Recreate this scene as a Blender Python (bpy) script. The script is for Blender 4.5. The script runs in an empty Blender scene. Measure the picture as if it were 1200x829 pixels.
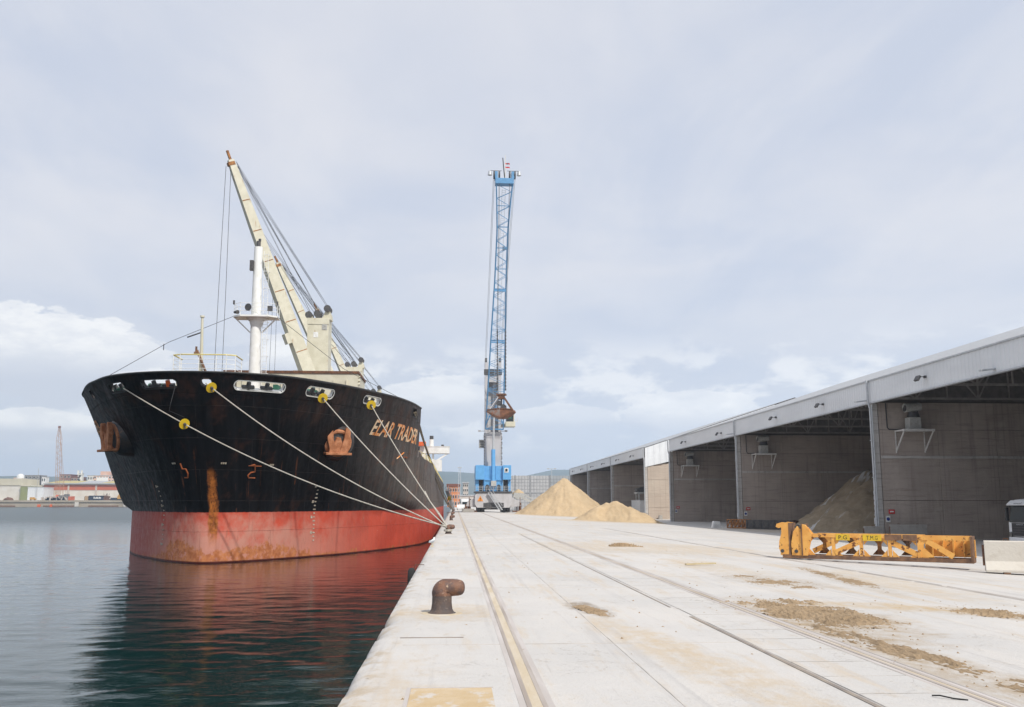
import bpy, bmesh, math, random
from mathutils import Vector, Matrix, noise as mnoise
random.seed(7)
rad = math.radians
S = bpy.context.scene
C = S.collection

# ---------------------------------------------------------------- camera
cam_d = bpy.data.cameras.new('camera'); cam = bpy.data.objects.new('camera', cam_d); C.objects.link(cam)
cam_d.sensor_width = 36.0; cam_d.lens = 36.0 * 1100.0 / 1200.0
cam_d.clip_start = 0.1; cam_d.clip_end = 30000
cam.location = (0, 0, 2.0)
cam.rotation_euler = (math.pi / 2 + math.atan2(175, 1100), 0, -math.atan2(67, math.hypot(175, 1100)))
S.camera = cam

# ---------------------------------------------------------------- world and sun
SUN_EL, SUN_AZ = rad(46), rad(148)          # azimuth clockwise from +Y: behind the viewer, to the right
W = bpy.data.worlds.new('World'); S.world = W; W.use_nodes = True
def build_sky():
    nt = W.node_tree; N = nt.nodes; L = nt.links; N.clear()
    out = N.new('ShaderNodeOutputWorld'); bg = N.new('ShaderNodeBackground'); bg.inputs[1].default_value = 0.1
    sky = N.new('ShaderNodeTexSky'); sky.sky_type = 'NISHITA'; sky.sun_disc = False
    sky.sun_elevation = SUN_EL; sky.sun_rotation = SUN_AZ; sky.air_density = 1.0; sky.dust_density = 1.5
    tc = N.new('ShaderNodeTexCoord'); sep = N.new('ShaderNodeSeparateXYZ'); L.new(tc.outputs['Generated'], sep.inputs[0])
    def m(op, a, b=None, c=None, clamp=False):
        n = N.new('ShaderNodeMath'); n.operation = op; n.use_clamp = clamp
        for i, v in enumerate((a, b, c)):
            if v is None: continue
            if isinstance(v, (int, float)): n.inputs[i].default_value = v
            else: L.new(v, n.inputs[i])
        return n.outputs[0]
    def ss(v, lo, hi):
        n = N.new('ShaderNodeMapRange'); n.interpolation_type = 'SMOOTHSTEP'; L.new(v, n.inputs[0])
        n.inputs[1].default_value = lo; n.inputs[2].default_value = hi; return n.outputs[0]
    def nz(vec, sc, det=6, rough=.55, dist=0):
        n = N.new('ShaderNodeTexNoise'); L.new(vec, n.inputs['Vector']); n.inputs['Scale'].default_value = sc
        n.inputs['Detail'].default_value = det; n.inputs['Roughness'].default_value = rough; n.inputs['Distortion'].default_value = dist
        return n.outputs['Fac']
    def mix(f, a, b):
        n = N.new('ShaderNodeMix'); n.data_type = 'RGBA'
        if isinstance(f, (int, float)): n.inputs[0].default_value = f
        else: L.new(f, n.inputs[0])
        for i, v in ((6, a), (7, b)):
            if isinstance(v, tuple): n.inputs[i].default_value = (*v, 1)
            else: L.new(v, n.inputs[i])
        return n.outputs[2]
    az = m('ARCTAN2', sep.outputs[0], sep.outputs[1]); el = m('ARCSINE', sep.outputs[2])
    # high thin veil: overcast sheet projected on a plane overhead
    den = m('ADD', m('MAXIMUM', sep.outputs[2], 0.0), 0.14)
    cmb = N.new('ShaderNodeCombineXYZ'); L.new(m('DIVIDE', sep.outputs[0], den), cmb.inputs[0]); L.new(m('DIVIDE', sep.outputs[1], den), cmb.inputs[1])
    veil = nz(cmb.outputs[0], 1.1, 5, .5, .4); mp = N.new('ShaderNodeMapping'); mp.inputs['Scale'].default_value = (1.0, .45, 1); mp.inputs['Rotation'].default_value = (0, 0, .6); L.new(cmb.outputs[0], mp.inputs[0]); veil2 = nz(mp.outputs[0], 3.0, 8, .58, .5)
    # cumulus along the horizon in angle space
    cmb2 = N.new('ShaderNodeCombineXYZ'); L.new(az, cmb2.inputs[0]); L.new(m('MULTIPLY', el, 2.3), cmb2.inputs[1])
    cu = nz(cmb2.outputs[0], 8.0, 11, .60, .2); cu2 = nz(cmb2.outputs[0], 21.0, 10, .64)
    base = mix(ss(veil, .35, .68), SKY_A, SKY_B)
    base = mix(m('MULTIPLY', ss(veil2, .40, .70), .40), base, SKY_C)
    low = mix(ss(el, .0, .30), SKY_LOW, base)                       # grey-blue stratus low down
    # small cumulus band
    band = m('MULTIPLY', ss(el, .035, .09), m('SUBTRACT', 1.0, ss(el, .13, .19)))
    puff = m('MULTIPLY', ss(m('ADD', cu, m('MULTIPLY', cu2, .25)), .59, .71), band)
    low = mix(m('MULTIPLY', puff, .62), low, SKY_W)
    # the two big clouds: one left of the bow, one behind the ship's crane
    def blob(a0, e0, ra, re, amp, soft=.16):
        d = m('ADD', m('POWER', m('DIVIDE', m('SUBTRACT', az, a0), ra), 2.0), m('POWER', m('DIVIDE', m('SUBTRACT', el, e0), re), 2.0))
        v = m('ADD', m('SUBTRACT', 1.0, d), m('MULTIPLY', m('SUBTRACT', m('ADD', m('MULTIPLY', cu, .62), m('MULTIPLY', cu2, .38)), .5), 4.6))
        return m('MULTIPLY', ss(v, .05, soft + .1), amp)
    col = low
    for a0, e0, ra, re, amp in CLOUDS:
        b = blob(a0, e0, ra, re, amp)
        shade = mix(ss(el, e0 - re * .55, e0 + re * .35), SKY_CB, SKY_W)
        shade = mix(m('MULTIPLY', ss(cu2, .40, .62), .38), shade, SKY_CB)
        col = mix(b, col, shade)
    fin = mix(.88, sky.outputs[0], col)                              # thin cloud over the clear sky
    L.new(fin, bg.inputs[0]); L.new(bg.outputs[0], out.inputs[0])
SKY_A = (5.35, 5.75, 6.7); SKY_B = (6.65, 6.7, 7.1); SKY_C = (7.3, 7.25, 7.45)
SKY_LOW = (5.2, 5.6, 6.5); SKY_W = (8.7, 8.6, 8.5); SKY_CB = (5.5, 5.75, 6.5)
CLOUDS = [(-.41, .140, .13, .052, 1.0), (-.45, .073, .12, .016, .85), (-.30, .112, .06, .022, .8), (-.175, .145, .045, .03, .95),
          (-.02, .108, .075, .028, .75), (.25, .092, .085, .026, .65), (.11, .088, .07, .018, .5), (.06, .13, .05, .014, .3), (-.10, .06, .06, .012, .4)]
HAZE = 1.8e-4
build_sky()
sun_d = bpy.data.lights.new('sun', 'SUN'); sun = bpy.data.objects.new('sun', sun_d); C.objects.link(sun)
sun_d.energy = 3.0; sun_d.angle = rad(1.5); sun_d.color = (1.0, .95, .87)
sun.rotation_euler = Vector((math.sin(SUN_AZ) * math.cos(SUN_EL), math.cos(SUN_AZ) * math.cos(SUN_EL), math.sin(SUN_EL))).to_track_quat('Z', 'Y').to_euler()
S.view_settings.view_transform = 'Standard'; S.view_settings.look = 'None'
S.view_settings.exposure = 0.3; S.view_settings.gamma = 1.0
try:
    S.cycles.max_bounces = 8; S.cycles.volume_bounces = 3; S.cycles.diffuse_bounces = 5; S.cycles.use_denoising = True
except Exception: pass

# ---------------------------------------------------------------- node helper / materials
class NT:
    def __init__(s, name):
        s.mat = bpy.data.materials.new(name); s.mat.use_nodes = True
        s.nt = s.mat.node_tree; s.N = s.nt.nodes; s.L = s.nt.links
        s.b = s.N['Principled BSDF']; s.geo = s.N.new('ShaderNodeNewGeometry'); s.tc = s.N.new('ShaderNodeTexCoord')
        s.pos = s.geo.outputs['Position']; s.obj = s.tc.outputs['Object']; s.uv = s.tc.outputs['UV']
        sp = s.N.new('ShaderNodeSeparateXYZ'); s.L.new(s.pos, sp.inputs[0]); s.x, s.y, s.z = sp.outputs
    def put(s, v, sock):
        if isinstance(v, tuple): sock.default_value = (*v, 1) if len(v) == 3 else v
        elif isinstance(v, (int, float)): sock.default_value = v
        else: s.L.new(v, sock)
    def m(s, op, a, b=None, c=None):
        n = s.N.new('ShaderNodeMath'); n.operation = op
        for i, v in enumerate((a, b, c)):
            if v is not None: s.put(v, n.inputs[i])
        return n.outputs[0]
    def ss(s, v, lo, hi, a=0., b=1.):
        n = s.N.new('ShaderNodeMapRange'); n.interpolation_type = 'SMOOTHSTEP'; s.put(v, n.inputs[0])
        n.inputs[1].default_value = lo; n.inputs[2].default_value = hi; n.inputs[3].default_value = a; n.inputs[4].default_value = b
        return n.outputs[0]
    def map(s, vec, sc=(1, 1, 1), rot=(0, 0, 0), loc=(0, 0, 0)):
        n = s.N.new('ShaderNodeMapping'); s.L.new(vec, n.inputs[0]); n.inputs['Scale'].default_value = sc
        n.inputs['Rotation'].default_value = rot; n.inputs['Location'].default_value = loc; return n.outputs[0]
    def nz(s, vec, sc, det=6, rough=.55, dist=0):
        n = s.N.new('ShaderNodeTexNoise'); s.L.new(vec, n.inputs['Vector']); n.inputs['Scale'].default_value = sc
        n.inputs['Detail'].default_value = det; n.inputs['Roughness'].default_value = rough; n.inputs['Distortion'].default_value = dist
        return n.outputs['Fac']
    def mix(s, f, a, b, mode='MIX'):
        n = s.N.new('ShaderNodeMix'); n.data_type = 'RGBA'; n.blend_type = mode
        s.put(f, n.inputs[0]); s.put(a, n.inputs[6]); s.put(b, n.inputs[7]); return n.outputs[2]
    def bump(s, h, dist=.02, strength=1.0, prev=None):
        n = s.N.new('ShaderNodeBump'); s.L.new(h, n.inputs['Height']); n.inputs['Distance'].default_value = dist
        n.inputs['Strength'].default_value = strength
        if prev is not None: s.L.new(prev, n.inputs['Normal'])
        return n.outputs[0]
    def fin(s, col, rough=.7, metal=0, normal=None, spec=None):
        s.put(col, s.b.inputs['Base Color']); s.put(rough, s.b.inputs['Roughness']); s.put(metal, s.b.inputs['Metallic'])
        if normal is not None: s.L.new(normal, s.b.inputs['Normal'])
        if spec is not None: s.b.inputs['Specular IOR Level'].default_value = spec
        return s.mat

def mat(name, c1, c2=None, sc=2., st=(1, 1, 1), lo=.35, hi=.65, rough=.6, metal=0, bump=0, bsc=20., rust=None, vec='obj', spec=None):
    """paint / stone / steel with a second tone, optional rust (colour, scale, stretch, lo, hi) and fine relief"""
    t = NT(name); v = t.obj if vec == 'obj' else t.pos
    c2 = c2 or tuple(x * .75 for x in c1)
    col = t.mix(t.ss(t.nz(t.map(v, st), sc), lo, hi), c1, c2)
    if rust:
        rc, rs, rst, rl, rh = rust
        col = t.mix(t.ss(t.nz(t.map(v, rst, loc=(3.1, 7.7, 1.3)), rs, 7, .65), rl, rh), col, rc)
    n = t.bump(t.nz(v, bsc, 5), bump) if bump else None
    return t.fin(col, rough, metal, n, spec)

RUST = (.16, .055, .02); ORUST = (.36, .12, .03)
M = {}
M['cream'] = mat('cream_paint', (.62, .59, .47), (.55, .52, .40), 1.2, rough=.55, rust=((.34, .18, .06), 1.6, (1, 1, .25), .60, .72))
M['white'] = mat('white_paint', (.78, .78, .76), (.68, .68, .66), 1.5, rough=.5, rust=((.42, .28, .14), 2.2, (1, 1, .3), .64, .74))
M['shipwhite'] = mat('ship_white', (.82, .82, .80), (.74, .74, .70), 2, rough=.5, rust=((.35, .2, .1), 2.2, (1, 1, .3), .62, .72))
M['black'] = mat('black_paint', (.016, .016, .018), (.03, .028, .027), 2, rough=.5)
M['steel'] = mat('galvanised_steel', (.52, .54, .56), (.44, .46, .48), 3, rough=.45, metal=.1)
M['darksteel'] = mat('dark_steel', (.05, .05, .055), (.09, .085, .08), 4, rough=.55)
M['rusty'] = mat('rusty_iron', (.19, .085, .04), (.09, .045, .03), 5, rough=.85, bump=.01, bsc=40)
M['anchor'] = mat('anchor_rust', (.50, .22, .11), (.32, .12, .05), 2.2, rough=.9, bump=.02, bsc=12)
M['orust'] = mat('orange_rust', (.42, .19, .06), (.2, .09, .04), 4, rough=.85)
M['yrail'] = mat('yellow_rail', (.72, .62, .25), (.6, .5, .2), 4, rough=.5)
M['yellow'] = mat('yellow_plastic', (.80, .55, .02), (.72, .47, .02), 3, rough=.45)
M['green'] = mat('green_paint', (.02, .12, .07), (.03, .09, .06), 3, rough=.5)
M['orange'] = mat('orange_paint', (.75, .13, .02), (.6, .1, .02), 3, rough=.5)
M['rope'] = mat('pale_rope', (.52, .49, .43), (.36, .33, .28), 12, rough=.9)
M['darkrope'] = mat('tarry_rope', (.12, .10, .075), (.2, .17, .12), 8, rough=.9)
M['wire'] = mat('wire_rope', (.05, .05, .055), rough=.6)
M['craneblue'] = mat('crane_blue', (.13, .38, .70), (.11, .34, .64), 1.5, rough=.42)
M['latticeblue'] = mat('lattice_blue', (.12, .31, .54), (.10, .26, .46), 3, rough=.5)
M['cranegrey'] = mat('crane_grey', (.50, .49, .50), (.43, .42, .42), 1.2, (1, 1, .3), rough=.55, rust=((.2, .12, .08), 2.4, (1, 1, .25), .66, .76))
M['rubber'] = mat('tyre_rubber', (.02, .02, .02), rough=.9)
M['glass'] = mat('dark_glass', (.02, .028, .03), rough=.08, spec=.6)
M['clad'] = mat('fascia_cladding', (.71, .725, .74), (.65, .665, .68), .6, (1, .3, 1), rough=.45)
M['cladwhite'] = mat('gable_cladding', (.78, .80, .82), (.72, .74, .76), .6, rough=.45)
M['roof'] = mat('roof_sheet', (.45, .46, .47), rough=.6)
M['truss'] = mat('truss_steel', (.33, .31, .29), (.26, .24, .22), 3, rough=.6)
M['whitesteel'] = mat('white_bracket', (.72, .71, .68), (.62, .6, .57), 4, rough=.5)
M['fan'] = mat('fan_casing', (.50, .50, .48), (.4, .39, .36), 6, rough=.55)
M['bluegrey'] = mat('far_hill', (.05, .075, .06), (.08, .095, .065), .004, rough=1., vec='pos')
M['sand'] = None
M['red'] = mat('red_sign', (.62, .03, .03), rough=.5)
M['signblue'] = mat('blue_sign', (.03, .05, .25), rough=.5)
M['signwhite'] = mat('white_sign', (.8, .8, .78), rough=.5)
M['hazard'] = mat('hazard_orange', (.8, .28, .03), rough=.5)
M['beam'] = mat('beam_yellow', (.80, .42, .10), (.72, .34, .07), 2.5, rough=.6, rust=(RUST, 4.5, (1, 1, 1), .56, .64), bump=.004, bsc=30)
M['beamdark'] = mat('beam_rust', (.13, .075, .05), (.24, .13, .07), 4, rough=.85, bump=.008, bsc=30)
M['plateyellow'] = mat('plate_yellow', (.75, .50, .02), (.65, .42, .03), 6, rough=.5)
M['truckglass'] = mat('truck_glass', (.012, .014, .015), rough=.15, spec=.2)
M['truckwhite'] = mat('truck_white', (.8, .8, .8), (.76, .76, .76), 2, rough=.3)
M['sandpile'] = None

def concrete(name, c1, c2, joints=True, dirt=(.16, .13, .11), dlo=.5, dhi=.75, board=True):
    t = NT(name); p = t.pos
    rnd = t.N.new('ShaderNodeObjectInfo').outputs['Random']
    col = t.mix(t.ss(t.nz(p, .35, 6), .3, .7), c1, c2)
    col = t.mix(t.m('MULTIPLY', t.ss(t.nz(t.map(p, (1.6, 1.6, .10)), 1.3, 7, .65), dlo, dhi, 0, 1), .55 if board else .4), col, dirt)      # runs down the face
    if board:
        col = t.mix(t.m('MULTIPLY', t.ss(t.nz(t.map(p, (.25, .25, 3.)), 1.5, 6, .6), .48, .72), .5), col, dirt)            # board lines
        col = t.mix(t.m('MULTIPLY', t.ss(t.nz(t.map(p, (2.2, 2.2, .03)), 1.9, 3, .5), .58, .70), .28), col, tuple(c * .8 for c in dirt))   # form-tie runs
        col = t.mix(t.m('MULTIPLY', t.ss(t.nz(p, .5, 7, .7), .54, .7), .35), col, tuple(min(.6, c * 1.35) for c in c1))                  # pale dust
    else: col = t.mix(t.m('MULTIPLY', t.ss(t.nz(p, 3.1, 8, .7), .5, .72), .5), col, dirt)
    col = t.mix(t.m('MULTIPLY', rnd, .16), col, dirt)
    h = t.nz(t.map(p, (.4, .4, 5.)), 2.2, 4)
    return t.fin(col, .88, 0, t.bump(t.nz(p, 9, 6), .012, 1, t.bump(h, .015) if board else None))
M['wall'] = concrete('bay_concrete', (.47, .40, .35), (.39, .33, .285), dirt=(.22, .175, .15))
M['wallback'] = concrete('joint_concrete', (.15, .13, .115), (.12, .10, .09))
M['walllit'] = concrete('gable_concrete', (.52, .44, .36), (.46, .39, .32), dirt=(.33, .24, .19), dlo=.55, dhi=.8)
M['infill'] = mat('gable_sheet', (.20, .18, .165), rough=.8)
M['post'] = concrete('post_concrete', (.58, .55, .52), (.5, .48, .45))
M['barrier'] = concrete('barrier_concrete', (.62, .585, .52), (.56, .52, .46), dirt=(.42, .37, .30), dlo=.55, dhi=.8, board=False)
M['barrierold'] = concrete('old_barrier', (.42, .40, .37), (.35, .33, .30), board=False)

# ---------------------------------------------------------------- mesh builder and object helpers
ROOT = {}
class MB:
    def __init__(s): s.v = []; s.f = []
    def add(s, vs, fs):
        o = len(s.v); s.v += [tuple(p) for p in vs]; s.f += [tuple(i + o for i in f) for f in fs]; return s
    def box(s, x0, x1, y0, y1, z0, z1):
        return s.add([(x0, y0, z0), (x1, y0, z0), (x1, y1, z0), (x0, y1, z0), (x0, y0, z1), (x1, y0, z1), (x1, y1, z1), (x0, y1, z1)],
                     [(0, 3, 2, 1), (4, 5, 6, 7), (0, 1, 5, 4), (1, 2, 6, 5), (2, 3, 7, 6), (3, 0, 4, 7)])
    def obox(s, c, r, u, n, hr, hu, hn):
        """box with half sizes along three axes"""
        c = Vector(c); r = Vector(r) * hr; u = Vector(u) * hu; n = Vector(n) * hn
        P = [c - r - u - n, c + r - u - n, c + r + u - n, c - r + u - n, c - r - u + n, c + r - u + n, c + r + u + n, c - r + u + n]
        return s.add(P, [(0, 3, 2, 1), (4, 5, 6, 7), (0, 1, 5, 4), (1, 2, 6, 5), (2, 3, 7, 6), (3, 0, 4, 7)])
    def bar(s, a, b, w, h=None, up=(0, 0, 1)):
        a = Vector(a); b = Vector(b); d = (b - a); ln = d.length
        if ln < 1e-6: return s
        d.normalize(); u = Vector(up)
        if abs(d.dot(u)) > .99: u = Vector((1, 0, 0)) if abs(d.x) < .9 else Vector((0, 1, 0))
        r = d.cross(u).normalized(); u = r.cross(d).normalized()
        return s.obox((a + b) / 2, r, u, d, w / 2, (h or w) / 2, ln / 2)
    def tube(s, pts, r, n=8, caps=True):
        pts = [Vector(p) for p in pts]; o = len(s.v); K = len(pts)
        rs = r if isinstance(r, (list, tuple)) else [r] * K
        ref = None
        for i, p in enumerate(pts):
            d = (pts[min(i + 1, K - 1)] - pts[max(i - 1, 0)]).normalized()
            if ref is None: ref = Vector((0, 0, 1)) if abs(d.z) < .9 else Vector((1, 0, 0))
            x = d.cross(ref).normalized(); ref = x.cross(d).normalized()
            for k in range(n):
                a = 2 * math.pi * k / n; s.v.append(tuple(p + (x * math.cos(a) + ref * math.sin(a)) * rs[i]))
        for i in range(K - 1):
            for k in range(n):
                a, b = o + i * n + k, o + i * n + (k + 1) % n; s.f.append((a, a + n, b + n, b))
        if caps: s.f.append(tuple(o + k for k in range(n))); s.f.append(tuple(o + (K - 1) * n + k for k in reversed(range(n))))
        return s
    def cyl(s, a, b, r0, r1=None, n=16): return s.tube([a, b], [r0, r0 if r1 is None else r1], n)
    def lathe(s, prof, c=(0, 0, 0), n=24):
        o = len(s.v)
        for r, z in prof:
            for k in range(n):
                a = 2 * math.pi * k / n; s.v.append((c[0] + r * math.cos(a), c[1] + r * math.sin(a), c[2] + z))
        for i in range(len(prof) - 1):
            for k in range(n):
                a, b = o + i * n + k, o + i * n + (k + 1) % n; s.f.append((a, b, b + n, a + n))
        s.f.append(tuple(o + (len(prof) - 1) * n + k for k in range(n))); s.f.append(tuple(o + k for k in reversed(range(n))))
        return s
    def prism(s, poly, o, ax, ay, an, depth):
        """extrude a 2-D outline: o + x*ax + y*ay, depth along an"""
        o = Vector(o); ax = Vector(ax); ay = Vector(ay); an = Vector(an); n = len(poly)
        P = [o + ax * x + ay * y for x, y in poly] + [o + ax * x + ay * y + an * depth for x, y in poly]
        return s.add(P, [tuple(range(n))[::-1], tuple(range(n, 2 * n))] + [(i, (i + 1) % n, (i + 1) % n + n, i + n) for i in range(n)])
    def quad(s, a, b, c, d): return s.add([a, b, c, d], [(0, 1, 2, 3)])
    def grid(s, rows):
        o = len(s.v); n = len(rows[0])
        for r in rows: s.v += [tuple(p) for p in r]
        for i in range(len(rows) - 1):
            for j in range(n - 1):
                a = o + i * n + j; s.f.append((a, a + 1, a + n + 1, a + n))
        return s
    def build(s, name, m, parent=None, smooth=False, world=False, fix=True, bevel=0):
        me = bpy.data.meshes.new(name)
        vs = s.v
        if world and parent is not None:
            r = Vector(ROOT[parent.name]); vs = [tuple(Vector(p) - r) for p in vs]
        me.from_pydata(vs, [], s.f)
        if fix:
            bm = bmesh.new(); bm.from_mesh(me); bmesh.ops.recalc_face_normals(bm, faces=bm.faces)
            if bevel: bmesh.ops.bevel(bm, geom=[e for e in bm.edges if e.is_manifold and e.calc_face_angle(0) > .5], offset=bevel, segments=2, affect='EDGES', profile=.6)
            bm.to_mesh(me); bm.free()
        me.update()
        if smooth:
            for p in me.polygons: p.use_smooth = True
            me.set_sharp_from_angle(angle=rad(38))
        me.materials.append(M[m] if isinstance(m, str) else m)
        o = bpy.data.objects.new(name, me); C.objects.link(o)
        if parent is not None:
            o.parent = parent; ROOT[o.name] = ROOT.get(parent.name, (0, 0, 0))
        else: ROOT[o.name] = (0, 0, 0)
        return o
def tag(o, label=None, cat=None, group=None, kind=None):
    if label: o['label'] = label
    if cat: o['category'] = cat
    if group: o['group'] = group
    if kind: o['kind'] = kind
    return o
def thing(name, label, cat, loc=(0, 0, 0), rz=0, group=None):
    o = bpy.data.objects.new(name, None); C.objects.link(o); o.location = loc; o.rotation_euler = (0, 0, rz)
    o.empty_display_size = .2; ROOT[o.name] = tuple(loc); return tag(o, label, cat, group)
def copy_tree(o, parent=None):
    c = o.copy(); C.objects.link(c)
    if parent is not None: c.parent = parent
    for ch in list(o.children): copy_tree(ch, c)
    return c
def another(o, label, loc, rz=None):
    c = copy_tree(o); c['label'] = label; c.location = loc
    if rz is not None: c.rotation_euler = (0, 0, rz)
    return c
def struct(o): o['kind'] = 'structure'; return o
def gz(x): return 0.0 if x < 8 else (-.9 if x > 31 else -.9 * (x - 8) / 23)      # the apron drains towards the sheds
def text_mesh(body, size=1.0, extrude=.0, bold=0.):
    cu = bpy.data.curves.new('lettering', 'FONT'); cu.body = body; cu.size = size; cu.extrude = extrude; cu.resolution_u = 2
    cu.align_x = 'LEFT'; cu.offset = bold
    ob = bpy.data.objects.new('lettering', cu); C.objects.link(ob)
    dg = bpy.context.evaluated_depsgraph_get(); me = bpy.data.meshes.new_from_object(ob.evaluated_get(dg))
    vs = [v.co.copy() for v in me.vertices]; fs = [tuple(p.vertices) for p in me.polygons]
    bpy.data.objects.remove(ob); bpy.data.curves.remove(cu); bpy.data.meshes.remove(me)
    return vs, fs
def text_on(mb, body, o, ax, ay, width, height):
    vs, fs = text_mesh(body)
    x0 = min(v.x for v in vs); x1 = max(v.x for v in vs); y0 = min(v.y for v in vs); y1 = max(v.y for v in vs)
    o = Vector(o); ax = Vector(ax); ay = Vector(ay)
    return mb.add([o + ax * ((v.x - x0) / (x1 - x0) * width) + ay * ((v.y - y0) / (y1 - y0) * height) for v in vs], fs)

# ================================================================= GROUND
def ground_mat():
    t = NT('dusty_apron'); p = t.pos
    n1 = t.nz(p, .22, 6, .6); n2 = t.nz(t.map(p, (1.5, .35, 1)), .9, 7, .65); n3 = t.nz(p, 6, 6, .6)
    col = t.mix(t.ss(n1, .3, .7), G_A, G_B)
    col = t.mix(t.m('MULTIPLY', t.ss(n2, .48, .72), .55), col, G_C)
    col = t.mix(t.m('MULTIPLY', t.ss(t.nz(t.map(p, (.9, .12, 1)), 1.7, 7, .7), .50, .70), .62), col, G_D)     # tracked tan dust along the quay
    col = t.mix(t.m('MULTIPLY', t.ss(n3, .55, .8), .25), col, G_D)
    col = t.mix(t.m('MULTIPLY', t.ss(t.nz(p, 38, 4, .7), .60, .76), .35), col, (.22, .18, .14))             # grit
    wob = t.nz(p, 1.4, 8, .68)
    cr = t.nz(t.map(p, (.5, .5, 1)), 1.1, 6, .6, .8)
    col = t.mix(t.m('MULTIPLY', t.ss(t.m('ABSOLUTE', t.m('SUBTRACT', cr, .5)), .0045, .0012), t.m('MULTIPLY', t.ss(n1, .42, .6), .55)), col, (.27, .24, .21))      # hairline cracks
    spat = t.nz(t.map(p, (1.0, .35, 1)), 3.0, 10, .78)
    col = t.mix(t.m('MULTIPLY', t.ss(spat, .56, .66), .45), col, (.44, .36, .27))       # speckled dust and grit
    scr_ = t.nz(t.map(p, (7, .16, 1), rot=(0, 0, -.12)), 1.5, 7, .7)
    col = t.mix(t.m('MULTIPLY', t.ss(scr_, .62, .70), .35), col, (.36, .33, .30))       # drag scratches
    tyre = t.nz(t.map(p, (2.6, .05, 1), rot=(0, 0, .05)), 1.6, 5, .6)
    col = t.mix(t.m('MULTIPLY', t.m('MULTIPLY', t.ss(tyre, .54, .66), t.ss(n2, .35, .6)), .45), col, (.41, .395, .385))      # tyre-polished lanes
    edge = t.m('MULTIPLY', t.ss(t.x, -.55, -1.05), t.ss(t.nz(p, 2.3, 8, .7), .50, .62))
    col = t.mix(t.m('MULTIPLY', edge, .55), col, (.42, .33, .22))
    col = t.mix(t.m('MULTIPLY', t.m('MULTIPLY', t.ss(t.x, -.6, -1.05), t.ss(t.nz(p, 5.5, 8, .75), .60, .68)), .8), col, (.16, .13, .105))
    oil = t.ss(t.nz(p, .75, 9, .72), .66, .72)
    col = t.mix(t.m('MULTIPLY', oil, .35), col, (.33, .29, .24))
    gran = t.nz(t.map(p, (1.0, .5, 1)), 4.2, 10, .76)
    def blob(cx, cy, rx, ry, rot, c, amt, edge=.9):
        nonlocal col
        v = t.map(p, (1, 1, 1), loc=(-cx, -cy, 0)); n = t.N.new('ShaderNodeVectorRotate'); n.rotation_type = 'Z_AXIS'
        t.L.new(v, n.inputs[0]); n.inputs['Angle'].default_value = -rot
        sp = t.N.new('ShaderNodeSeparateXYZ'); t.L.new(n.outputs[0], sp.inputs[0])
        d = t.m('ADD', t.m('POWER', t.m('ABSOLUTE', t.m('DIVIDE', sp.outputs[0], rx)), 2.), t.m('POWER', t.m('ABSOLUTE', t.m('DIVIDE', sp.outputs[1], ry)), 2.))
        d = t.m('ADD', d, t.m('MULTIPLY', t.m('SUBTRACT', wob, .5), 3.2))
        k = t.m('MULTIPLY', t.m('MULTIPLY', t.ss(d, 1.0 + edge * .4, .1), t.ss(gran, .36, .60, .25, 1.15)), amt)
        col = t.mix(k, col, c)
    for b in BLOBS: blob(*b)
    # slab joints across the quay
    h = t.nz(p, 3.0, 8, .65); h2 = t.nz(p, 24, 5, .6)
    return t.fin(col, .92, 0, t.bump(h2, .006, 1, t.bump(h, .02)))
G_A = (.58, .555, .525); G_B = (.51, .495, .475); G_C = (.61, .57, .52); G_D = (.53, .43, .31)
TAN = (.50, .37, .21); BRN = (.20, .14, .08); DRT = (.36, .27, .17)
BLOBS = [(0, 17.9, 1.1, 1.4, 0, TAN, .45), (2.55, 18.4, .35, 1.5, .1, BRN, .75), (3.0, 13.0, .55, 5, .12, TAN, .45), (9.0, 44, 6, 7, .0, TAN, .45),
         (6.5, 16.9, 1.25, 3.4, .05, DRT, .75), (10.6, 17.7, 2.2, 1.0, -.4, DRT, .65), (6.0, 12, .65, 4.5, .05, DRT, .6), (8.6, 18.6, 1.6, .9, -.2, TAN, .6), (8.4, 25, 1.3, 3.0, .1, DRT, .4), (11.0, 27, .6, 6, -.15, DRT, .35), (19, 128, 9, 12, 0, TAN, .55),
         (12, 26, 1.2, 6, -.1, TAN, .4), (8.2, 31, 1.2, 4, 0, TAN, .4), (22, 180, 14, 22, 0, TAN, .5), (39, 100, 12, 14, 0, TAN, .5), (-.6, 8, .9, 4, 0, TAN, .4)]
M['ground'] = ground_mat()

def build_ground():
    xs = [-.75, 0, 2, 4, 6, 8, 12, 16, 20, 25, 31, 40, 60, 90, 200, 700, 2200]; ys = [-40, -10, 0, 5, 10, 20, 40, 80, 150, 300, 600, 1500, 4200]
    mb = MB(); mb.grid([[(x, y, gz(x)) for x in xs] for y in ys])
    struct(mb.build('quay', 'ground', fix=True))
    # chipped quay edge: rounded nose with broken concrete, then the wall down to the water
    mb = MB(); rows = []; y = -40.
    while y < 600:
        st = .16 if y < 40 else (.5 if y < 110 else 4)
        if y < 2: st = 1.
        j = lambda k, s: (mnoise.noise(Vector((k, y * s, 3.3))))
        chip = max(0, j(1.7, .8) - .25) * .16 + max(0, j(5, 3.1) - .05) * .09 + max(0, j(9, 9)) * .03
        rows.append([(-.75, y, 0), (-.92, y, -.004 + .012 * j(2, 2)), (-1.06 + chip * .4, y, -.012 - chip * .25 + .015 * j(4, 3)), (-1.17 + chip * .55, y, -.05 - chip * .6), (-1.24 + chip * .35, y, -.17 - chip * .5), (-1.25, y, -.9), (-1.25, y, -6)])
        y += st
    mb.grid(rows); struct(mb.build('quay_edge', 'ground', smooth=True))
build_ground()

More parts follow.
